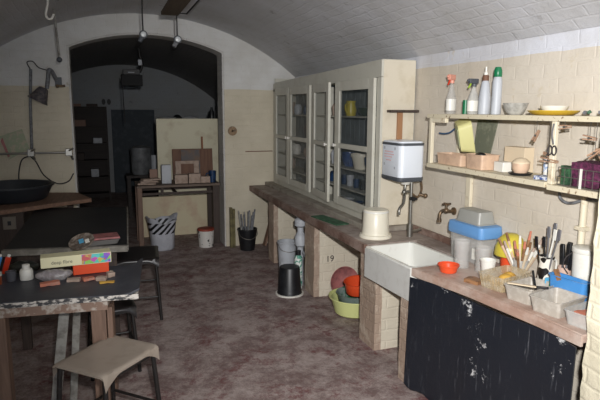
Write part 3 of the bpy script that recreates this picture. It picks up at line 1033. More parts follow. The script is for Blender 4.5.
# ---------------------------------------------------------------- on the worktops
t = thing('bucket', 'upturned white plastic bucket standing on the worktop by the sink', 'bucket', (1.945, 3.68, ZC))
t.scale = (1.2, 1.2, 1.1)
m = M(); m.lathe([(.104, 0), (.106, .006), (.100, .022), (.090, .026), (.086, .06), (.080, .19), (.075, .197), (.001, .197), (.001, .190), (.072, .189), (.084, .02), (.098, .002)], seg=32)
m.build('bucket_body', m_cream_pl, t)
m = M(); m.lathe([(.081, .176), (.0835, .178), (.0825, .188), (.080, .19)], seg=32); m.build('rim_band', m_white, t)
t = thing('cutting_board', 'thin dark green board lying on the worktop by the cabinet', 'board', (1.85, 4.35, ZC), R(8))
m = M(); m.box(-.06, .07, -.20, .25, 0, .008); m.build('board', m_greendk, t, bevel=.002)

vessel('bowl', 'orange red plastic bowl on the near worktop corner by the sink', 'bowl', (1.945, 2.735, ZC+.0005) if False else (1.925, 2.695, ZC+.0005), [(.042, 0), (.048, .004), (.058, .04), (.066, .044), (.066, .050)], m_orange)
# lidded clear box with blue lid
t = thing('lidded_box', 'large clear plastic box with a pale blue lid at the wall behind the jars', 'box', (2.258, 2.90, ZC+.0005), R(93))
m = M(); m.tub(.31, .17, .175, .004, .93, .03); m.build('box_body', m_clear, t)
m = M(); m.loft([(.32, .175, .165, .03), (.335, .183, .17, .03), (.34, .185, .20, .03), (.33, .18, .24, .03), (.30, .16, .245, .03)]); m.build('lid', m_lblue, t)
m = M(); m.box(-.13, -.085, .082, .085, .03, .10); m.build('paper_label', m_white, t)
t = thing('storage_tub', 'upturned grey clear tub on top of the blue lidded box', 'tub', (2.262, 2.90, ZC+.247), R(93))
m = M(); m.loft([(.245, .15, 0, .02), (.245, .15, .006, .02), (.225, .14, .006, .02), (.205, .115, .080, .02), (.195, .105, .083, .02)]); m.build('tub_body', mat('grey_translucent_tub', C(170, 170, 164), .35, alpha=.8), t)


def jar(c, label, r, h, material, cat='jar', name='plastic_jar'):
    t = thing(name, label, cat, c)
    tt = .003
    m = M(); m.lathe([(.001, 0), (r*.9, 0), (r*.93, .006), (r*.93, h*.62), (r, h*.66), (r, h), (r-tt, h), (r-tt, h*.66), (r*.93-tt, h*.6), (r*.9-tt, .006), (.001, .005)]); m.build('jar_body', material, t)
    return t


jar((2.07, 2.765, ZC+.0005), 'tall cloudy clear plastic jar behind the orange bowl', .052, .17, m_clear)
vessel('cup', 'plain white plastic cup standing between the two cloudy jars', 'cup', (2.08, 2.530, ZC+.0005), [(.032, 0), (.044, .10), (.047, .102), (.047, .108)], m_white)
jar((2.135, 2.645, ZC+.0005), 'shorter cloudy jar standing behind the white cup', .050, .15, m_clear)
t = thing('bowl', 'rounded yellow plastic bowl turned over behind the cups', 'bowl', (2.27, 2.48, ZC+.0005) if False else (2.275, 2.62, ZC+.1), 0)
bpy.data.objects.remove(t)
t = thing('mixing_bowl', 'big upturned yellow bowl on an orange pot by the wall', 'bowl', (2.270, 2.57, ZC+.0005))
m = M(); m.lathe([(.001, 0), (.05, 0), (.055, .11), (.001, .11)]); m.build('orange_stand', m_orange, t)
m = M(); m.lathe([(.092, .11), (.094, .114), (.088, .16), (.065, .215), (.035, .24), (.001, .242), (.001, .238), (.06, .21), (.085, .15), (.088, .11)]); m.build('upturned_bowl', m_yellow, t)

# jar of brushes
bj = (2.235, 2.440)
t = jar((bj[0], bj[1], ZC+.0005), 'clear jar crammed with brushes on the near worktop', .045, .12, m_clear2)
for i in range(17):
    a = i*2.4
    q = .034*math.sqrt((i+.5)/17)
    p0 = Vector((bj[0]+q*.4*math.cos(a), bj[1]+q*.4*math.sin(a), ZC+.012))
    lean = .75+.25*random.random()
    L = .20+.08*random.random()
    dv = Vector((q*1.9*math.cos(a), q*2.4*math.sin(a), .12)).normalized()
    p1 = p0+dv*L*.8
    p2_ = p0+dv*L
    cols = ['brown handled brush', 'white handled brush', 'pinkish handled brush', 'cream handled brush']
    mm = (m_bristle, m_white, m_pinkbox, m_card_p)[i % 4]
    t = thing('paint_brush', cols[i % 4]+' standing handle down in the crammed clear jar', 'brush', p0, 0, 'brushes in the clear jar')
    m = M(); m.tube([(0, 0, 0), (p1-p0)*.5, p1-p0], .005, 8, smooth=False, r1=.0085); m.build('handle', mm, t)
    m = M(); m.tube([p1-p0, p2_-p0], .0088, 8, smooth=False, r1=.006); m.build('tip', (m_terra, m_white, m_bristle, m_clay)[(i*3) % 4], t)

# cow pattern jug with utensils
def cow_mat():
    m, nt, p = base('cow_pattern', C(225, 220, 210), .35)
    tc = node(nt, 'ShaderNodeTexCoord')
    f = noise_ramp(nt, 19, .52, .55, 1, tc.outputs['Object'], .3)
    nt.links.new(mixc(nt, f, C(228, 222, 210), C(26, 22, 22)), p.inputs['Base Color'])
    return m


t = thing('jug', 'white jug with black cow patches on the near worktop', 'jug', (2.245, 2.26, ZC+.0005))
m = M(); m.lathe([(.001, 0), (.036, 0), (.043, .03), (.040, .09), (.036, .15), (.042, .185), (.038, .185), (.032, .15), (.036, .03), (.001, .006)]); m.build('body', cow_mat(), t)
m = M(); m.tube([(.038, .0, .16), (.07, .0, .15), (.065, .0, .07), (.042, .0, .05)], .006, 8); m.build('handle', m_white, t)
ut = [((-.02, .00), (-.035, .03, .28), m_black, 'black plastic spatula'), ((.0, -.01), (-.01, -.005, .34), m_purplegrey, 'steel whisk handle'), ((.01, .01), (.01, -.03, .36), m_purplegrey, 'tall steel skewer'),
      ((.0, .015), (.0, -.05, .33), m_white, 'white handled tool'), ((-.01, -.015), (-.01, -.075, .34), m_purplegrey, 'thin steel ladle'), ((.015, .0), (.01, .045, .27), m_black, 'dark scraper leaning left')]
for (dx, dy), (ex, ey, ez), mm, lab in ut:
    t = thing('kitchen_utensil', lab+' standing in the cow patterned jug', 'utensil', (2.245+dx*.6, 2.26+dy*.6, ZC+.012), 0, 'utensils in the cow jug')
    m = M(); m.tube([(0, 0, 0), (ex*.5, ey*.5, ez*.5), (ex, ey, ez-.04)], .0045, 8, smooth=False); m.build('shaft', mm, t)
    m = M(); m.beam((ex, ey, ez-.06), (ex*1.1, ey*1.1, ez), .022, .006, up=(1, 0, 0)); m.build('head', mm, t, bevel=.002)
t = thing('cup', 'pinkish beaker holding black handled tools', 'cup', (2.30, 2.185, ZC+.0005))
m = M(); m.lathe([(.001, 0), (.03, 0), (.036, .14), (.033, .14), (.027, .006), (.001, .005)]); m.build('beaker', mat('beige_beaker', C(206, 176, 160), .5), t)
for i, (dx, dy, ez) in enumerate(((-.01, -.03, .27), (.0, .02, .25), (.0, -.06, .24), (-.02, -.045, .22), (.02, .0, .26))):
    t = thing('kitchen_utensil', 'black handled tool standing in the pinkish beaker', 'utensil', (2.30, 2.185, ZC+.012), 0, 'black tools in the pinkish beaker')
    bx_, by_ = (i-2)*.006, ((i*2) % 5-2)*.006
    m = M(); m.tube([(bx_, by_, 0), (bx_+dx*.6, by_+dy*.6, ez*.6)], .005, 8, smooth=False); m.build('shaft', m_purplegrey, t)
    m = M(); m.beam((bx_+dx*.6, by_+dy*.6, ez*.55), (bx_+dx, by_+dy, ez), .026, .015, up=(1, 0, 0)); m.build('grip', m_black, t, bevel=.004)

# white bucket at the back
t = thing('bucket', 'white lidded bucket standing at the right end of the near worktop', 'bucket', (2.292, 2.045, ZC+.0005))
t.scale = (1, 1, .94)
m = M(); m.lathe([(.001, 0), (.056, 0), (.060, .01), (.066, .27), (.069, .272), (.069, .28), (.001, .28)], seg=28); m.build('bucket_body', m_white, t)
m = M(); m.lathe([(.070, .272), (.072, .275), (.071, .297), (.066, .30), (.001, .298)], seg=28); m.build('lid', m_white, t)
m = M(); m.tube([(0, .072, .262), (-.03, .10, .22), (-.04, .105, .17), (-.03, .08, .13)], .003, 6); m.build('handle', m_ink, t)
t = thing('storage_tub', 'bright blue plastic tub in front of the white lidded bucket', 'tub', (2.180, 2.035, ZC+.0005), R(97))
m = M(); m.tub(.21, .06, .135, .004, .88, .02); m.build('tub_body', m_blue, t)
m = M(); m.beam((.01, .012, .03), (.055, .036, .17), .028, .006, up=(0, 1, 0)); m.build('scraper', m_bristle, t)
for i, (y, mm, nm) in enumerate(((2.145, m_green, 'green'), (2.115, m_yellow, 'yellow'), (2.175, m_skyblue, 'sky blue'))):
    t = thing('paint_tube', '%s paint tube standing between the jugs and the blue tub' % nm, 'paint tube', (2.175, y-.0, ZC+.0005), 0, 'paint tubes by the blue tub')
    m = M(); m.loft([(.022, .022, .02, .010), (.024, .02, .04, .009), (.026, .005, .095, .002)]); m.build('tube_body', mm, t)
    m = M(); m.lathe([(.001, 0), (.011, 0), (.009, .02), (.001, .02)]); m.build('cap', m_black, t)

# row of tubs along the front edge
def open_tub(name, label, c, w, d, h, rot, material, taper=.86, ribs=0):
    t = thing(name, label, 'tub', (c[0], c[1], ZC+.0005), rot)
    m = M(); m.tub(w, d, h, .003, taper, .015, lip=.005); m.build('tub_body', material, t)
    if ribs:
        m = M()
        for k in range(ribs):
            y = -d*.42+d*.84*k/(ribs-1)
            m.beam((-w*taper*.5-.001, y*taper, .004), (-w*.5-.002, y, h-.006), .004, .003)
            m.beam((w*taper*.5+.001, y*taper, .004), (w*.5+.002, y, h-.006), .004, .003)
        n2 = ribs
        for k in range(n2):
            x = -w*.42+w*.84*k/(n2-1)
            m.beam((x*taper, -d*taper*.5-.001, .004), (x, -d*.5-.002, h-.006), .004, .003)
        m.build('ribs', material, t)
    return t


t = open_tub('food_punnet', 'grimy clear ribbed punnet holding ochre sponges, beside the grey tub', (2.062, 2.363), .25, .165, .085, R(12), m_clearbrown, .88, 8)
for i, (x, y, r) in enumerate(((1.995, 2.36, .032), (2.06, 2.35, .042), (2.02, 2.29, .028), (2.125, 2.40, .036))):
    m = M(); m.ball((0, 0, 0), r, (1.1, .9, .8)); m.rough(.003, 40, i)
    o = m.build('sponge', m_ochre, loc=(x, y, ZC+.008+r*.82), sm=80)
    tag(o, ('ochre sponge piece at the left end of the ribbed clear punnet', 'largest ochre sponge piece in the middle of the ribbed punnet', 'smallest ochre sponge piece at the front of the ribbed punnet', 'ochre sponge piece at the wall end of the ribbed punnet')[i], 'sponge', 'sponges in the punnet')
t = open_tub('storage_tub', 'grey plastic tub with tools lying across it, second along the front edge', (2.052, 2.158), .235, .155, .078, R(13), m_mesh_grey)
t = open_tub('storage_tub', 'scuffed grey tub near the black sheet edge, third along the front edge', (2.048, 1.972), .22, .165, .078, R(12), m_mesh_grey)
t = open_tub('storage_tub', 'nearest tub with terracotta pieces in it beside the brick pillar', (2.06, 1.795), .20, .13, .07, R(12), m_clear2)
t = thing('terracotta_slab', 'broken terracotta slab lying in the nearest tub', 'clay piece', (2.05, 1.79, ZC+.006), 0)
m = M(); m.box(-.05, .05, -.04, .04, 0, .05); m.dice(.025); m.rough(.006, 18); m.build('slab', m_terra, t)
t = thing('modelling_knife', 'pale wooden modelling tool lying across the grey tub', 'tool', (2.0, 2.12, ZC+.0825), 0)
m = M(); m.beam((-.07, .07, .006), (.02, -.035, .006), .020, .006); m.build('blade', m_card_p, t, bevel=.002)
m = M(); m.beam((.02, -.035, .006), (.06, -.075, .008), .016, .010); m.build('handle', m_black, t, bevel=.002)
t = thing('paint_brush', 'black tool standing up in the grey tub of tools', 'tool', (2.08, 2.13, ZC+.006), 0)
m = M(); m.tube([(0, 0, 0), (-.005, .02, .06), (-.01, .04, .14)], .006, 8); m.build('handle', m_black, t)
t = thing('sponge', 'flat buff sponge on the worktop between orange bowl and punnet', 'sponge', (1.945, 2.475, ZC+.0005), R(20))
m = M(); m.box(-.035, .035, -.045, .045, 0, .022); m.dice(.012); m.rough(.003, 40); m.build('sponge_body', m_bristle, t, sm=80)

# ---------------------------------------------------------------- under the worktop
t = thing('waste_pipe', 'pale grey waste pipe with a bulging trap under the worktop', 'pipe', (1.805, 5.0, 0))
m = M(); m.cyl((0, 0, 0), (0, 0, .715), .032).lathe([(.034, .40), (.055, .42), (.058, .50), (.045, .53), (.034, .55)]).lathe([(.034, .60), (.06, .62), (.06, .68), (.034, .70)]); m.build('pipe_run', m_greywhite, t)
m = M(); m.tube([(.0, 0, .36), (.05, -.05, .30), (.07, -.05, .20), (.06, -.02, .1)], .022, 10); m.build('branch', m_conduit, t)
t = thing('bucket', 'pale grey bucket standing behind the upturned black bucket', 'bucket', (1.755, 5.27, 0))
m = M(); m.lathe([(.001, 0), (.08, 0), (.10, .38), (.106, .385), (.106, .40), (.096, .40), (.076, .006), (.001, .005)], seg=28); m.build('bucket_body', m_greywhite, t)
m = M(); m.tube([(-.10, 0, .375), (-.09, -.09, .33), (0, -.125, .31), (.09, -.09, .33), (.10, 0, .375)], .003, 6); m.build('handle', m_wire, t)
t = thing('bucket', 'upturned black bucket with a pale rim on the floor', 'bucket', (1.62, 4.79, 0))
m = M(); m.lathe([(.122, .006), (.117, .04), (.113, .05), (.098, .262), (.092, .272), (.001, .272), (.001, .265), (.088, .262), (.108, .05), (.114, .006)], seg=32); m.build('bucket_body', m_black, t)
m = M(); m.lathe([(.124, 0), (.136, 0), (.136, .012), (.124, .014)], seg=32); m.build('pale_rim', m_white, t)
t = thing('cleaner_bottle', 'white and green bottle standing beside the black bucket', 'bottle', (1.755, 4.92, 0))
m = M(); m.lathe([(.001, 0), (.038, 0), (.040, .01), (.040, .31), (.025, .34), (.001, .34)]); m.build('bottle', m_teal, t)
m = M(); m.lathe([(.026, .34), (.026, .385), (.001, .39)]); m.build('cap', m_black, t)

bc = (1.99, 4.12)
t = vessel('washing_up_bowl', 'pale yellow green round washing bowl on the floor under the worktop', 'bowl', (bc[0], bc[1], 0), [(.14, 0), (.17, .02), (.205, .15), (.225, .155), (.225, .165)], m_lime, seg=36)
vessel('bowl', 'grey and green bowl stacked inside the pale yellow washing bowl', 'bowl', (bc[0]+.01, bc[1]-.01, .0055), [(.10, 0), (.13, .03), (.165, .18), (.175, .19)], m_greygreen, seg=32)
o = vessel('bowl', 'red orange pan tilted on top of the stacked bowls', 'bowl', (bc[0]+.03, bc[1]-.02, .14), [(.098, 0), (.106, .01), (.112, .10), (.120, .105)], m_orange, seg=32)
o.rotation_euler = (R(4), R(-7), 0)
o.location = (bc[0]+.02, bc[1]-.03, .200)
o = vessel('bowl', 'dusty pink bowl standing on edge against the brick pier behind the red pan', 'bowl', (bc[0]+.065, 4.53, .160), [(.05, 0), (.115, .03), (.145, .07)], m_pink, seg=32)
o.rotation_euler = (R(80), 0, 0)

# black bucket of rods
rb = (1.655, 6.56)
t = thing('bucket', 'black bucket full of grey rods against the end wall', 'bucket', (rb[0], rb[1], 0))
m = M(); m.lathe([(.001, 0), (.09, 0), (.12, .26), (.126, .262), (.126, .275), (.116, .275), (.086, .006), (.001, .005)], seg=28); m.build('bucket_body', m_black, t)
m = M(); m.tube([(-.122, 0, .26), (-.10, -.09, .19), (0, -.14, .16), (.10, -.09, .20), (.122, 0, .26)], .004, 6); m.build('handle', m_wire, t)
for i in range(12):
    a = i*2.39
    q = .075*math.sqrt((i+.5)/12)
    L = .42+.1*random.random()
    p1 = Vector((q*1.15*math.cos(a), q*.6*math.sin(a), L))
    m = M(); m.tube([(0, 0, 0), p1], .010, 8, smooth=False)
    o = m.build('metal_rod', m_conduit if i % 3 else m_trestle, loc=(rb[0]+q*.6*math.cos(a), rb[1]+q*.6*math.sin(a), .01))
    tag(o, 'grey rod standing in the black bucket by the end wall', 'rod', 'rods in the black bucket')
t = thing('post', 'short greenish brown timber post leaning at the arch corner', 'post', (1.50, 6.74, 0))
m = M(); m.box(-.03, .0, -.035, .02, 0, .52).box(.004, .035, -.035, .02, 0, .50); m.dice(.07); m.rough(.002, 10); m.build('timber', mat('mossy_timber', C(120, 112, 76), .8, C(84, 76, 54), 12, bmp=.4), t)
for i in range(3):
    m = M(); m.beam((0, 0, .02), (.16, .10, .46-.07*i), .10, .022, up=(-1, 0, .3))
    o = m.build('plank', m_wood_l, loc=(1.86+.055*i, 6.50-.10*i, .03), bevel=.002)
    tag(o, ('back', 'middle', 'front')[i]+' plank of the three leaning under the far worktop', 'plank', 'planks leaning under the worktop')

# ---------------------------------------------------------------- front left: tables
def leg(m_, x, y, z0, z1, w=.07):
    m_.box(x-w/2, x+w/2, y-w/2, y+w/2, z0, z1)
    return m_


# near table with rubber sheet
ROTN = R(-5.8)
t = thing('work_table', 'near wooden work table with a worn black sheet top at the left', 'table', (.135, 2.93, 0), ROTN)
# local: x from -1.35 (left) to 0, y from 0 (front) to .56
m = M(); m.box(-1.40, -.16, .015, .50, .69, .745); m.build('apron', mat('paint_spattered_wood', C(136, 112, 98), .7, C(180, 170, 160), 26, .5, .62, bmp=.4), t, bevel=.004)
m = M(); m.box(-1.40, -.004, .004, .55, .745, .764); m.dice(.10); m.rough(.003, 8); m.build('table_board', m_worn_edge, t)
m = M()
rows = []
for i in range(31):
    u = i/30
    x = -1.40+1.405*u
    lift = .05*max(0, (u-.94)/.06)**1.5
    rows.append([Vector((x+.002, y, .768+lift*(.55+.45*j/8)+.0025*math.sin(x*17+y*9))) for j, y in enumerate([.56*k/8-.004 for k in range(9)])])
rings = [r_+[p+Vector((0, 0, .012)) for p in reversed(r_)] for r_ in rows]
m.rings(rings)
m.build('rubber_top', m_slate, t, sm=50)
m = M()
m.box(-1.40, .0, -.006, -.002, .75, .776)
m.dice(.05); m.rough(.002, 20)
m.build('chipped_edge', m_worn_edge, t)
for x, y in ((-.21, .055), (-.70, .055), (-.21, .46), (-1.34, .46)):
    m = M(); leg(m, x, y, 0, .69, .075); m.build('leg', m_wood_leg, t, bevel=.003)
m = M(); m.box(-.168, -.14, .03, .09, .45, .70); m.build('end_block', m_wood_leg, t, bevel=.003)
t = thing('trestle', 'pale grey crossed slats of a trestle under the near table', 'trestle', (-.25, 3.25, 0))
m = M(); m.beam((-.095, 0, .0), (.0, 0, .675), .055, .025, up=(0, 1, 0)); m.build('slat', m_trestle, t, bevel=.003)
m = M(); m.beam((.0, .12, .0), (.06, .12, .675), .042, .025, up=(0, 1, 0)); m.build('slat', m_trestle, t, bevel=.003)

# far table
t = thing('work_table', 'second work table with a flat black top behind the near one', 'table', (0, 0, 0))
m = M(); m.prism([(-.69, 4.16), (.12, 4.03), (.185, 5.68), (-.66, 5.90)], .745, .78); m.build('black_top', m_slate2, t, bevel=.004)
m = M(); m.prism([(-.70, 4.11), (.125, 3.975), (.13, 4.02), (-.69, 4.155)], .745, .788); m.build('front_rail', m_rail, t, bevel=.004)
m = M(); m.prism([(.123, 4.03), (.190, 5.68), (.20, 5.68), (.133, 4.03)], .745, .782); m.build('side_strip', m_rail, t)
m = M(); m.prism([(-.62, 4.22), (.05, 4.12), (.10, 5.55), (-.58, 5.60)], .66, .745); m.build('apron', m_wood_dark, t)
for x, y in ((-.60, 4.26), (.02, 4.18), (-.56, 5.52), (.07, 5.47)):
    m = M(); leg(m, x, y, 0, .66, .06); m.build('leg', m_wood_dark, t, bevel=.003)


# stools
def stool(label, c, rotz, w, d, h, seat, metal, sag):
    t = thing('stool', label, 'stool', c, rotz)
    m = M()
    N = 20
    rows = []
    for i in range(N+1):
        u = -1+2*i/N
        row = []
        for j in range(17):
            v = -1+2*j/16
            f = max(0, abs(v)-.80)/.20
            y = math.copysign(min(abs(v), .80)+.09*math.sin(f*1.57), v)*d/2*1.1
            x = u*w/2*(1-.03*f)
            z = h-sag*.30*(1-u*u)*(1-.6*v*v)
            z -= f*f*(.012+.060*max(0, abs(u)-.45)**1.5*2.4)
            e = max(0, abs(u)-.93)/.07
            z -= e*e*.006
            row.append(Vector((x, y, z)))
        rows.append(row)
    m.rings([r_+[p-Vector((0, 0, .010)) for p in reversed(r_)] for r_ in rows])
    m.build('seat', seat, t, sm=60)
    lx, ly = w/2-.03, d/2-.03
    fx, fy = lx+.03, ly+.03
    for sx in (-1, 1):
        for sy in (-1, 1):
            m = M(); m.tube([(sx*lx, sy*ly, h-sag*.35-.016), (sx*fx, sy*fy, 0)], .013, 10, smooth=False); m.build('leg', metal, t)
    m = M()
    for z_, s_ in ((h*.38, .62),):
        ax = lx+(fx-lx)*s_
        ay = ly+(fy-ly)*s_
        for q in (((-ax, -ay), (ax, -ay)), ((ax, -ay), (ax, ay)), ((ax, ay), (-ax, ay)), ((-ax, ay), (-ax, -ay))):
            m.cyl((q[0][0], q[0][1], z_), (q[1][0], q[1][1], z_), .008, seg=8)
    m.build('foot_rail', metal, t)
    for q in (((-lx, -ly), (lx, -ly)), ((lx, ly), (-lx, ly))):
        m = M()
        m.beam((q[0][0], q[0][1], h-sag*.35-.03), (q[1][0], q[1][1], h-sag*.35-.03), .016, .02)
        m.build('seat_rail', metal, t)
    return t


st = stool('taupe moulded seat stool on dark metal legs in front of the near table', (-.035, 2.775, 0), R(46), .40, .345, .53, m_seat, m_blackmetal, .035)
stool('dark stool with black metal legs standing behind the near table corner', (.215, 4.77, 0), R(-4), .38, .50, .535, m_seat_dark, m_blackmetal, .02)
stool('black stool half hidden under the near table corner', (-.01, 3.75, 0), R(6), .30, .30, .46, m_seat_dark, m_blackmetal, .015)

# clutter on the near table
ZT = .781
t = thing('carton', 'long cream cardboard carton with a colourful picture on the near table', 'box', (-.185, 3.36, ZT), R(4.5))
m = M(); m.box(-.19, .195, 0, .10, .062, .125); m.build('carton_body', mat('cream_carton', C(224, 218, 180), .6), t, bevel=.002)
m = M(); m.box(.03, .19, -.0015, 0, .066, .122)
pm, nt, p = base('colourful_print', C(150, 200, 120), .5)
vo = node(nt, 'ShaderNodeTexVoronoi')
vo.inputs['Scale'].default_value = 40
tcn = node(nt, 'ShaderNodeTexCoord')
nt.links.new(tcn.outputs['Object'], vo.inputs['Vector'])
hs = node(nt, 'ShaderNodeHueSaturation')
hs.inputs['Color'].default_value = C(120, 200, 130)
sp_ = node(nt, 'ShaderNodeSeparateColor')
nt.links.new(vo.outputs['Color'], sp_.inputs[0])
nt.links.new(sp_.outputs[0], hs.inputs['Hue'])
hs.inputs['Saturation'].default_value = 1.2
nt.links.new(hs.outputs[0], p.inputs['Base Color'])
m.build('picture', pm, t)
text_mesh('deep fibre', .028, 'printed_words', m_inkgrey, Matrix.Translation((-.135, -.001, .082)) @ Matrix.Rotation(R(90), 4, 'X'), t)
m = M(); m.box(-.02, .18, .012, .10, 0, .062); m.build('orange_carton', mat('orange_card', C(222, 74, 26), .55), t, bevel=.002)
# palette with jars on the far table edge
t = thing('palette_tray', 'grey paint tray lying on the front rail of the second table', 'tray', (-.08, 4.15, .789), R(6))
m = M(); m.tub(.30, .20, .035, .004, .92, .03); m.build('tray', mat('grey_tray', C(110, 108, 106), .6), t)
m = M(); m.box(-.04, .15, -.09, .07, .036, .050); m.build('pink_card', m_pink, t, bevel=.002)
t = thing('paint_pan_ring', 'round dark paint palette standing up beside the grey tray', 'palette', (-.175, 3.95, .789), R(0))
mtp = Matrix.Translation((0, .03, .047)) @ Matrix.Rotation(R(-16), 4, 'Y') @ Matrix.Rotation(R(28), 4, 'X') @ Matrix.Scale(.8, 4)
m = M(); m.lathe([(.001, 0), (.085, 0), (.10, .012), (.098, .02), (.08, .012), (.001, .010)], mt=mtp, sx=1.1); m.build('dish', mat('brown_grey_dish', C(96, 84, 74), .6, C(150, 140, 130), 30), t)
m = M(); m.box(-.02, .02, -.02, .015, .012, .03, mtp); m.build('sky_blue_cake', m_skyblue, t)
m = M(); m.box(.03, .065, -.04, -.01, .012, .03, mtp); m.build('white_cake', m_white, t)
# bottles and cups
t = thing('glue_bottle', 'squat white bottle with a white screw cap on the near table', 'bottle', (-.455, 3.38, ZT))
m = M(); m.lathe([(.001, 0), (.034, 0), (.036, .006), (.036, .05), (.030, .062), (.001, .062)]); m.build('bottle', m_white, t)
m = M(); m.lathe([(.020, .062), (.021, .064), (.020, .088), (.001, .09)]); m.build('cap', m_white, t)
vessel('cup', 'small dark grey cup beside the squat white bottle', 'cup', (-.535, 3.38, ZT), [(.024, 0), (.030, .055)], mat('smoky_plastic', C(84, 84, 90), .3))
t = thing('jar', 'brown orange jar with a pale lid at the left edge of the near table', 'jar', (-.615, 3.33, ZT))
m = M(); m.lathe([(.001, 0), (.040, 0), (.042, .01), (.042, .05), (.001, .05)]); m.build('jar_body', mat('rust_glass', C(150, 76, 44), .3), t)
m = M(); m.lathe([(.044, .05), (.044, .066), (.001, .068)]); m.build('lid', mat('pale_green_lid', C(190, 200, 190), .4), t)
for i, (x, y, mm, nm) in enumerate(((-.64, 3.52, m_blue, 'blue'), (-.59, 3.50, m_red, 'red'))):
    t = thing('paint_tube', '%s paint tube propped up behind the brown jar' % nm, 'paint tube', (x, y, ZT), R(20), 'paint tubes behind the brown jar')
    m = M(); m.beam((0, 0, .01), (.03, -.01, .11), .03, .014, up=(0, 1, 0)); m.build('tube_body', mm, t, bevel=.003)
    m = M(); m.beam((.03, -.01, .11), (.035, -.012, .125), .016, .012, up=(0, 1, 0)); m.build('cap', m_white, t, bevel=.002)
t = thing('plastic_bag', 'crumpled dark plastic bag between the paint tubes and the carton', 'bag', (-.485, 3.53, ZT))
m = M(); m.ball((0, 0, .035), .05, (1.7, .9, .75), 18); m.rough(.010, 22, 3)
for v in m.b.verts:
    v.co.z = max(v.co.z, .001)
m.build('bag', mat('dark_green_film', C(36, 38, 32), .3), t, sm=60)
t = thing('plastic_bag', 'crumpled clear plastic bag in front of the cream carton', 'bag', (-.30, 3.31, ZT))
m = M(); m.ball((0, 0, .03), .045, (2.2, .8, .75), 18); m.rough(.012, 26, 5)
for v in m.b.verts:
    v.co.z = max(v.co.z, .001)
m.build('bag', mat('grey_film', C(150, 142, 144), .3, C(190, 186, 186), 30, alpha=.75), t, sm=70)
for i, (x, y, w, d, h, a, mm, nm) in enumerate(((-.32, 3.22, .10, .04, .018, 10, m_terra, 'long terracotta strip by the clear bag'), (-.20, 3.25, .07, .035, .016, -8, m_clay, 'pale clay strip below the carton'),
                                         (-.12, 3.25, .06, .04, .014, 12, m_terra, 'small terracotta piece below the carton'), (-.05, 3.22, .055, .035, .02, -14, m_clay, 'rounded clay piece below the orange carton'),
                                         (.0, 3.28, .04, .04, .026, 20, m_clay, 'clay lump at the carton corner'), (-.02, 3.16, .08, .02, .008, -6, m_ochre, 'thin ochre strip near the table corner'))):
    m = M(); m.box(-w/2, w/2, -d/2, d/2, 0, h); m.dice(.014); m.rough(.003, 40, i)
    o = m.build('clay_piece', mm, loc=(x, y, ZT+.001), sm=60)
    o.rotation_euler = (0, 0, R(a))
    tag(o, nm+' on the near table', 'clay piece', 'clay scraps on the near table')

# ---------------------------------------------------------------- left back corner
t = thing('bench', 'wooden bench board in the left corner carrying the black tub', 'bench', (0, 0, 0))
m = M(); m.prism([(XL+.005, 5.19), (-.912, 5.47), (-.145, 5.975), (-.30, 6.45), (XL+.005, 6.78)], .80, .84); m.build('bench_board', m_wood_l, t, bevel=.004)
m = M(); m.box(XL+.005, -.74, 5.60, 6.60, 0, .80); m.build('cupboard', m_wood_dark, t, bevel=.004)
m = M(); m.box(-.40, -.34, 6.25, 6.31, 0, .80); m.build('leg', m_wood_dark, t)
t = thing('wall_socket', 'pale square socket plate on the cupboard under the bench', 'socket', (-.86, 5.596, .70))
m = M(); m.box(-.055, .055, -.012, 0, -.06, .06); m.build('plate', mat('grimy_plate', C(120, 112, 100), .5), t, bevel=.003)
m = M(); m.box(-.015, .015, -.018, -.012, -.02, .02); m.build('switch', m_black, t)
t = thing('wash_tub', 'wide shallow black tub standing on the corner bench', 'tub', (-.90, 6.12, .8405))
m = M(); m.lathe([(.001, 0), (.30, 0), (.33, .02), (.385, .14), (.405, .145), (.405, .158), (.375, .155), (.32, .022), (.001, .012)], seg=40); m.build('tub_body', mat('dull_black_tub', C(44, 48, 54), .5), t)

# left wall pieces
YF = YE-.004
t = thing('wall_pipe', 'grey vertical pipe on the end wall left of the arch', 'pipe', (-.76, YF, 0))
m = M(); m.tube([(0, -.02, 1.25), (0.02, -.02, 1.8), (.05, -.02, 2.18)], .016, 10, smooth=False); m.build('pipe_run', m_conduit, t)
m = M(); m.tube([(.05, -.02, 2.17), (.02, -.04, 2.25), (.08, -.04, 2.26), (.13, -.03, 2.20), (.22, -.03, 2.17)], .006, 8); m.build('loop', m_cable, t)
t = thing('clamp_rail', 'horizontal metal bar with clamps across the wall left of the arch', 'rail', (0, YF-.06, 1.262))
m = M(); m.cyl((XL+.01, 0, 0), (-.35, 0, 0), .012); m.build('bar', m_chrome, t)
for x in (-.765, -.375):
    m = M(); m.box(x-.035, x+.035, -.03, .05, -.035, .045).cyl((x, -.02, .02), (x+.05, -.05, .05), .01).cyl((x+.02, 0, -.03), (x+.04, -.03, -.08), .012); m.build('clamp', m_chrome, t, bevel=.004)
m = M(); m.tube([(-.78, 0, -.03), (-.86, 0, -.07), (-.90, .0, -.20), (-.91, 0, -.33)], .007, 8).tube([(-.78, 0, -.03), (-.72, 0, -.10), (-.65, 0, -.25), (-.52, 0, -.35), (-.40, 0, -.33), (-.34, 0, -.24)], .007, 8); m.build('cable', m_cable, t)
t = thing('paper_sheet', 'printed paper sheet hanging crooked on the end wall by the rail', 'paper', (-.92, YF-.035, 1.36))
m = M(); m.prism([(-.15, .09), (.08, .17), (.14, -.05), (-.08, -.17)], -.001, .001, mt_xz); m.build('sheet', m_paper, t)
m = M(); m.prism([(-.14, .04), (-.12, .08), (-.06, -.13), (-.08, -.14)], -.004, -.001, mt_xz); m.build('red_strip', m_pink, t)
t = thing('wall_lamp', 'dark clip lamp on a bent arm fixed to the end wall', 'lamp', (-.44, YF, 2.05))
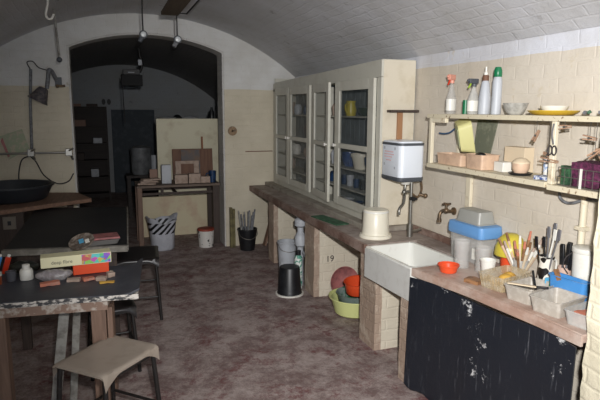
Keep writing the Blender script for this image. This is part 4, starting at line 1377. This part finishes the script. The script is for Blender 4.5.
m = M(); m.box(-.035, .035, -.02, 0, -.05, .05); m.build('bracket', m_dgrey, t, bevel=.004)
m = M(); m.tube([(-.02, -.02, .02), (-.05, -.08, .10), (-.08, -.12, .12), (-.09, -.14, .05), (-.11, -.15, -.08)], .022, 10); m.build('arm', m_conduit, t)
mtl = Matrix.Translation((-.15, -.17, -.10)) @ Matrix.Rotation(R(28), 4, 'Y')
m = M(); m.lathe([(.03, .03), (.05, .02), (.095, -.10), (.11, -.13), (.105, -.13), (.088, -.09), (.04, .01), (.001, .01)], mt=mtl); m.build('lamp_shade', mat('dusty_dark_metal', C(74, 70, 76), .5, C(110, 104, 100), 30), t)
m = M(); m.ball((-.19, -.17, -.17), .035); m.build('bulb', m_lightbulb, t)
t = thing('wall_cable', 'pale rod hanging from the vault at the left edge of the arch', 'cord', (-.405, YF-.012, 0))
t.location = (-.36, 5.9, 0)
m = M(); m.tube([(-.02, 0, vz(-.38)), (-.012, 0, 2.5), (.0, 0, 2.24)], .011, 8); m.build('cord', m_trestle, t)
m = M(); m.ball((.0, -.01, 2.22), .026); m.build('boss', m_dgrey, t)
t = thing('gas_cock', 'small brass valve on the end wall left of the arch', 'valve', (-.41, YF, 2.0))
m = M(); m.cyl((0, 0, 0), (0, -.05, 0), .012).cyl((-.035, -.05, 0), (.04, -.05, .005), .014).ball((-.04, -.05, 0), .02); m.build('body', m_brass, t)
t = thing('wall_dial', 'round metal ring plate on the right pier of the arch', 'plate', (1.535, YF, 1.487))
mty = Matrix.Rotation(R(90), 4, 'X')
m = M(); m.lathe([(.045, 0), (.058, 0), (.058, .012), (.045, .012)], mt=mty).lathe([(.001, 0), (.012, 0), (.012, .012), (.001, .012)], mt=mty); m.build('ring', m_brass, t)
t = thing('wall_cable', 'thin dark conduit running level across the right pier', 'conduit', (1.7, YF-.008, 1.225))
m = M(); m.cyl((0, 0, 0), (.36, 0, 0), .006, seg=8); m.build('conduit', m_wood_l, t)

# ---------------------------------------------------------------- ceiling fittings
zb = 2.60
t = thing('ceiling_beam', 'brown wooden board hanging below the vault above the arch', 'board', (.63, 0, 0))
m = M(); m.box(-.078, .078, 3.4, 5.30, zb, zb+.03); m.build('board', wood('beam_brown', C(92, 78, 62), C(70, 58, 46), 'Y'), t, bevel=.003)
for y in (3.7, 5.0):
    m = M(); m.cyl((0, y, zb+.03), (0, y, vz(.63)), .012); m.build('hanger', m_dgrey, t)
for i, (px, pz, nm) in enumerate(((.387, 2.415, 'left'), (.69, 2.385, 'right'))):
    t = thing('spot_lamp', 'small round pale faced lamp hanging on a thin rod, %s of the pair' % nm, 'lamp', (px, 5.28, pz), 0, 'hanging lamps before the arch')
    top_ = vz(px)-pz if i == 0 else zb+.02-pz
    m = M()
    if i == 0:
        m.tube([(0, 0, .03), (0, 0, .20), (.01, -.1, top_-.02), (.02, -.9, top_-.015)], .007, 8)
    else:
        m.tube([(0, 0, .03), (0, 0, top_), (.092, -.0, top_+.0), (.092, -1.5, top_+.0)], .007, 8, smooth=False)
    m.build('rod', m_cable, t)
    m = M(); m.lathe([(.001, 0), (.024, .005), (.036, .03), (.036, .055), (.001, .07)], mt=Matrix.Translation((0, .03, 0)) @ Matrix.Rotation(R(90), 4, 'X')); m.build('housing', m_dgrey, t)
    m = M(); m.lathe([(.001, 0), (.026, 0), (.022, .010), (.001, .014)], mt=Matrix.Translation((0, -.04, 0)) @ Matrix.Rotation(R(90), 4, 'X')); m.build('lamp_face', m_lightbulb, t)
    m = M(); m.cyl((-.015, .0, -.03), (-.035, -.01, -.065), .022, .018); m.build('socket', m_dgrey if i == 0 else m_conduit, t)
t = thing('ceiling_hook', 'white curved hook hanging from the vault at upper left', 'hook', (-.375, 5.15, 2.50))
m = M(); m.tube([(.0, 0, vz(-.375)-2.50), (.0, 0, .12), (-.02, 0, .03), (-.01, 0, -.005), (.02, 0, -.01), (.04, 0, .03)], .010, 10); m.build('hook', m_white, t)
t = thing('ceiling_chain', 'dull chain and rod fixed to the vault beside the white hook', 'chain', (-.31, 5.35, 0))
m = M()
for k in range(8):
    m.ball((.0, k*.05-.3, vz(-.31)-.02), .018, (1, 1, .7), 8)
m.build('chain', m_conduit, t)

# ---------------------------------------------------------------- back table in the arch and behind it
t = thing('work_table', 'plain dark wooden table standing in the archway with pots on it', 'table', (0, 0, 0))
m = M(); m.box(.36, 1.41, 7.0, 7.55, .775, .805); m.build('table_top', wood('grey_brown_top', C(120, 104, 92), C(92, 78, 68), 'X'), t, bevel=.003)
m = M(); m.box(.40, 1.39, 7.03, 7.05, .68, .71).box(.40, 1.39, 7.48, 7.50, .68, .71).box(.83, .86, 7.05, 7.48, .69, .71).box(.66, .69, 7.04, 7.05, .71, .775); m.build('rail', m_wood_dark, t)
for x, y, w in ((.395, 7.04, .06), (1.355, 7.04, .085), (.395, 7.5, .06), (1.355, 7.5, .06)):
    m = M(); leg(m, x, y, 0, .775, w); m.build('leg', m_wood_leg if x < 1 else m_wood_dark, t, bevel=.003)
m = M(); m.box(.69, 1.56, 7.72, 7.80, 0, 1.625)
tag(m.build('cream_partition', m_board_cream, bevel=.003), 'tall cream painted partition board behind the archway table', 'partition')
m = M(); m.box(.44, 1.50, 7.66, 7.70, 0, .56)
tag(m.build('cream_panel', m_board_cream2, bevel=.003), 'low stained cream panel seen under the archway table', 'panel')
for i, (x, w, mm, nm, h) in enumerate(((.84, .16, m_greywhite, 'pale pan lid', .03), (1.16, .14, m_greywhite, 'grey dish', .035), (1.46, .06, m_black, 'black bottle', .16), (.98, .08, m_black, 'dark lump', .05))):
    m = M()
    if h > .1:
        m.lathe([(.001, 0), (w*.6, 0), (w*.6, h*.6), (w*.3, h*.8), (w*.25, h), (.001, h)])
    else:
        m.lathe([(.001, 0), (w*.6, 0), (w*.85, .012), (w*.4, h), (.001, h+.008)])
    o = m.build('lid' if h < .1 else 'bottle', mm, loc=(x, 7.76, 1.6255))
    tag(o, nm+' lying on top of the tall cream partition', 'dish' if h < .1 else 'bottle')

ZB = .8055


def lean_board(name, label, cat, x0, x1, h, y, mm, tilt=8, th=.02, z=ZB):
    m = M(); m.box(x0-(x0+x1)/2, x1-(x0+x1)/2, 0, th, 0, h)
    o = m.build(name, mm, bevel=.002)
    o.location = ((x0+x1)/2, y, z+.004)
    o.rotation_euler = (R(-tilt), 0, 0)
    return tag(o, label, cat)


lean_board('wooden_board', 'wide brown wooden board leaning at the back of the archway table', 'board', .86, 1.40, .42, 7.42, m_wood_b, 6)
lean_board('wooden_board', 'grey stained board leaning left before the wide brown board', 'board', .97, 1.22, .41, 7.375, mat('grey_stained_board', C(96, 92, 92), .7, C(120, 96, 78), 9), 6)
t = thing('picture_frame', 'pale square frame with a brown centre on the archway table', 'frame', (1.035, 7.29, ZB+.004))
t.rotation_euler = (R(-7), 0, 0)
m = M(); m.box(-.155, .155, 0, .02, 0, .27); m.build('frame_board', m_clay, t, bevel=.002)
m = M(); m.box(-.085, .085, -.006, 0, .07, .23); m.build('centre_panel', m_wood_b, t)
m = M(); m.box(-.012, .012, 0, .012, 0, .58)
o = m.build('stick', wood('orange_stick', C(150, 96, 60), C(120, 72, 46), 'Z'), loc=(1.235, 7.62, ZB), bevel=.001)
o.location = (1.275, 7.50, ZB+.002)
o.rotation_euler = (R(-3), 0, 0)
tag(o, 'upright orange brown stick behind the boards on the archway table', 'stick')
t = thing('carton', 'white box at the left end of the archway table', 'box', (.745, 7.20, ZB))
m = M(); m.box(-.06, .06, -.05, .05, 0, .24); m.build('carton_body', m_greywhite, t, bevel=.004)
for i, (x, w, h, nm) in enumerate(((.92, .16, .11, 'left'), (1.09, .15, .12, 'middle'), (1.23, .12, .08, 'right'))):
    m = M(); m.box(-w/2, w/2, -.06, .06, 0, h); m.dice(.03); m.rough(.004, 20, i)
    tag(m.build('clay_block', m_clay, loc=(x, 7.12, ZB+.005), sm=60), nm+' buff clay block at the front of the archway table', 'clay block', 'clay blocks on the archway table')
t = thing('mug', 'dark blue mug at the right end of the archway table', 'mug', (1.335, 7.14, ZB))
m = M(); m.lathe([(.001, 0), (.045, 0), (.05, .15), (.045, .15), (.04, .008), (.001, .006)]); m.build('body', m_navy, t)
m = M(); m.tube([(-.048, 0, .12), (-.08, 0, .11), (-.08, 0, .05), (-.046, 0, .03)], .008, 8); m.build('handle', m_navy, t)
m = M(); m.box(-.05, .05, 0, .03, 0, .17)
tag(m.build('card_block', m_card, loc=(.60, 7.35, ZB), bevel=.003), 'brown card block standing behind the white box on the archway table', 'card')
for i in range(3):
    m = M(); m.box(-.11, .11, -.06, .05, 0, .02); m.dice(.05); m.rough(.003, 14, i)
    o = m.build('clay_slab', m_clay, loc=(.50+.02*i, 7.14, ZB+.003+i*.026)); o.rotation_euler = (0, 0, R(12*i-8))
    tag(o, ('bottom', 'middle', 'top')[i]+' slab of the flat pile at the left end of the archway table', 'clay slab', 'flat slabs on the archway table')


def bag_mat():
    m, nt, p = base('striped_bag', C(196, 198, 206), .4)
    tc = node(nt, 'ShaderNodeTexCoord')
    sx = node(nt, 'ShaderNodeSeparateXYZ')
    nt.links.new(tc.outputs['Object'], sx.inputs[0])
    s = math_n(nt, 'SUBTRACT', math_n(nt, 'MULTIPLY', sx.outputs['X'], 13), math_n(nt, 'MULTIPLY', sx.outputs['Z'], 12))
    fr = math_n(nt, 'FRACT', s)
    st_ = math_n(nt, 'GREATER_THAN', fr, .52)
    z1 = math_n(nt, 'GREATER_THAN', sx.outputs['Z'], .22)
    z2 = math_n(nt, 'LESS_THAN', sx.outputs['Z'], .36)
    f = math_n(nt, 'MULTIPLY', st_, math_n(nt, 'MULTIPLY', z1, z2))
    nt.links.new(mixc(nt, f, C(196, 198, 206), C(24, 24, 28)), p.inputs['Base Color'])
    bump(nt, p, noise_ramp(nt, 14, .2, .8, 5, tc.outputs['Object']), .6, .02)
    return m


t = thing('plastic_sack', 'white sack with slanting black stripes open on the floor by the archway', 'sack', (.645, 6.93, 0))
m = M(); m.lathe([(.001, 0), (.125, 0), (.145, .02), (.155, .20), (.18, .36), (.195, .40), (.188, .40), (.165, .33), (.14, .18), (.001, .15)], seg=40)
for v in m.b.verts:
    a = math.atan2(v.co.y, v.co.x)
    k = v.co.z/.4
    v.co.z += .035*k*k*math.sin(a*2+1)+.015*k*math.sin(a*5)
    v.co.xy *= 1+.05*k*math.sin(a*7)
m.build('sack_body', bag_mat(), t, sm=80)
t = thing('bucket', 'white paint bucket with a red lid under the archway table', 'bucket', (1.19, 6.90, 0))
m = M(); m.lathe([(.001, 0), (.092, 0), (.105, .215), (.001, .215)], seg=28); m.build('bucket_body', mat('spattered_white', C(214, 210, 204), .5, C(40, 40, 44), 16, .60, .62), t)
m = M(); m.lathe([(.108, .215), (.110, .22), (.108, .24), (.098, .243), (.001, .238)], seg=28); m.build('lid', mat('rust_red_lid', C(150, 66, 50), .5), t)

# dark far room furniture
t = thing('shelf_unit', 'dark wooden shelving unit against the far room wall', 'shelf unit', (-.60, 11.2, 0))
m = M(); m.box(0, .03, 0, .35, 0, 1.80).box(.66, .69, 0, .35, 0, 1.80).box(.03, .66, .33, .35, 0, 1.80); m.build('frame', m_shelf_dark, t)
for k in range(6):
    m = M(); m.box(.03, .66, 0, .33, .10+k*.325, .125+k*.325); m.build('shelf', m_shelf_dark, t)
for i, (x, s, w, h, mm, nm) in enumerate(((.50, 3, .16, .10, m_greywhite, 'pale box'), (.18, 2, .12, .14, m_wood_dark, 'dark box'), (.42, 1, .14, .15, m_greywhite, 'grey crate'), (.2, 4, .2, .12, m_card, 'brown carton'))):
    m = M(); m.box(-w/2, w/2, -.1, .1, 0, h)
    tag(m.build('storage_box', mm, loc=(-.60+x, 11.36, .126+s*.325), bevel=.004), '%s on a shelf of the dark far shelving unit' % nm, 'box')
for i, x in enumerate((.03, .33)):
    m = M(); m.box(-.1, .1, -.08, .08, 0, .05)
    tag(m.build('storage_box', (m_card, m_wood_dark)[i], loc=(-.50+x, 11.38, 1.801), bevel=.004), ('brown', 'dark')[i]+' flat box on top of the far shelving unit', 'box')
m = M(); m.box(.18, 1.05, 12.10, 12.17, 0, 1.74)  # flat panel painted dark in place of an open unlit passage
tag(m.build('dark_passage_panel', m_passage, bevel=.003), 'dark blue grey mottled panel standing in for the dark open passage in the far room', 'board')
m = M(); m.box(-1.35, 2.35, 12.08, 12.19, 1.755, 1.80); struct('trim_3', m, m_backroom)
t = thing('side_table', 'low dark stand behind the archway carrying a white urn', 'table', (.60, 9.3, 0))
m = M(); m.box(-.28, .28, -.22, .22, .66, .70); m.build('table_top', m_shelf_dark, t)
for sx in (-1, 1):
    for sy in (-1, 1):
        m = M(); leg(m, sx*.24, sy*.18, 0, .66, .05); m.build('leg', m_shelf_dark, t)
t = thing('urn', 'dull grey round lidded urn on the low stand in the dark far room', 'urn', (.57, 9.3, .70))
m = M(); m.lathe([(.001, 0), (.14, 0), (.16, .05), (.165, .40), (.001, .40)]); m.build('body', m_urn, t)
m = M(); m.lathe([(.17, .40), (.17, .43), (.10, .46), (.001, .47)]); m.build('lid', m_urn, t)
vessel('bucket', 'smaller dull white bucket beside the urn in the far room', 'bucket', (.78, 9.3, .7005), [(.05, 0), (.065, .30)], m_greywhite)
t = thing('hanging_heater', 'black box heater hung from the dark far room vault', 'heater', (.44, 8.6, 2.09))
m = M(); m.box(-.15, .15, -.08, .08, 0, .16); m.build('casing', m_darkest, t, bevel=.006)
m = M(); m.box(-.12, .12, -.06, .06, .16, .24); m.build('top_box', m_blackmetal, t, bevel=.006)
m = M(); m.tube([(.12, 0, .20), (.16, 0, .32), (.13, 0, .44), (.12, 0, .55)], .02, 10); m.build('bracket', m_blackmetal, t)
m = M(); m.box(.10, .15, -.05, -.03, .30, .38).box(-.05, .04, -.065, -.06, .19, .2); m.build('white_plug', m_greywhite, t)
m = M(); m.tube([(-.13, 0, .0), (-.13, .01, -.2), (-.12, .02, -.55)], .007, 8); m.build('cable', m_cable, t)
for i, x in enumerate((.045, .15)):
    m = M(); m.lathe([(.001, 0), (.038, 0), (.034, .03), (.001, .035)], mt=Matrix.Rotation(R(90), 4, 'X'), sy=1.6)
    tag(m.build('wall_bell', m_blackmetal, loc=(x, YB-.001, 1.90)), 'small black oval fitting on the far wall, %s of the pair' % ('left', 'right')[i], 'fitting', 'fittings on the far wall')
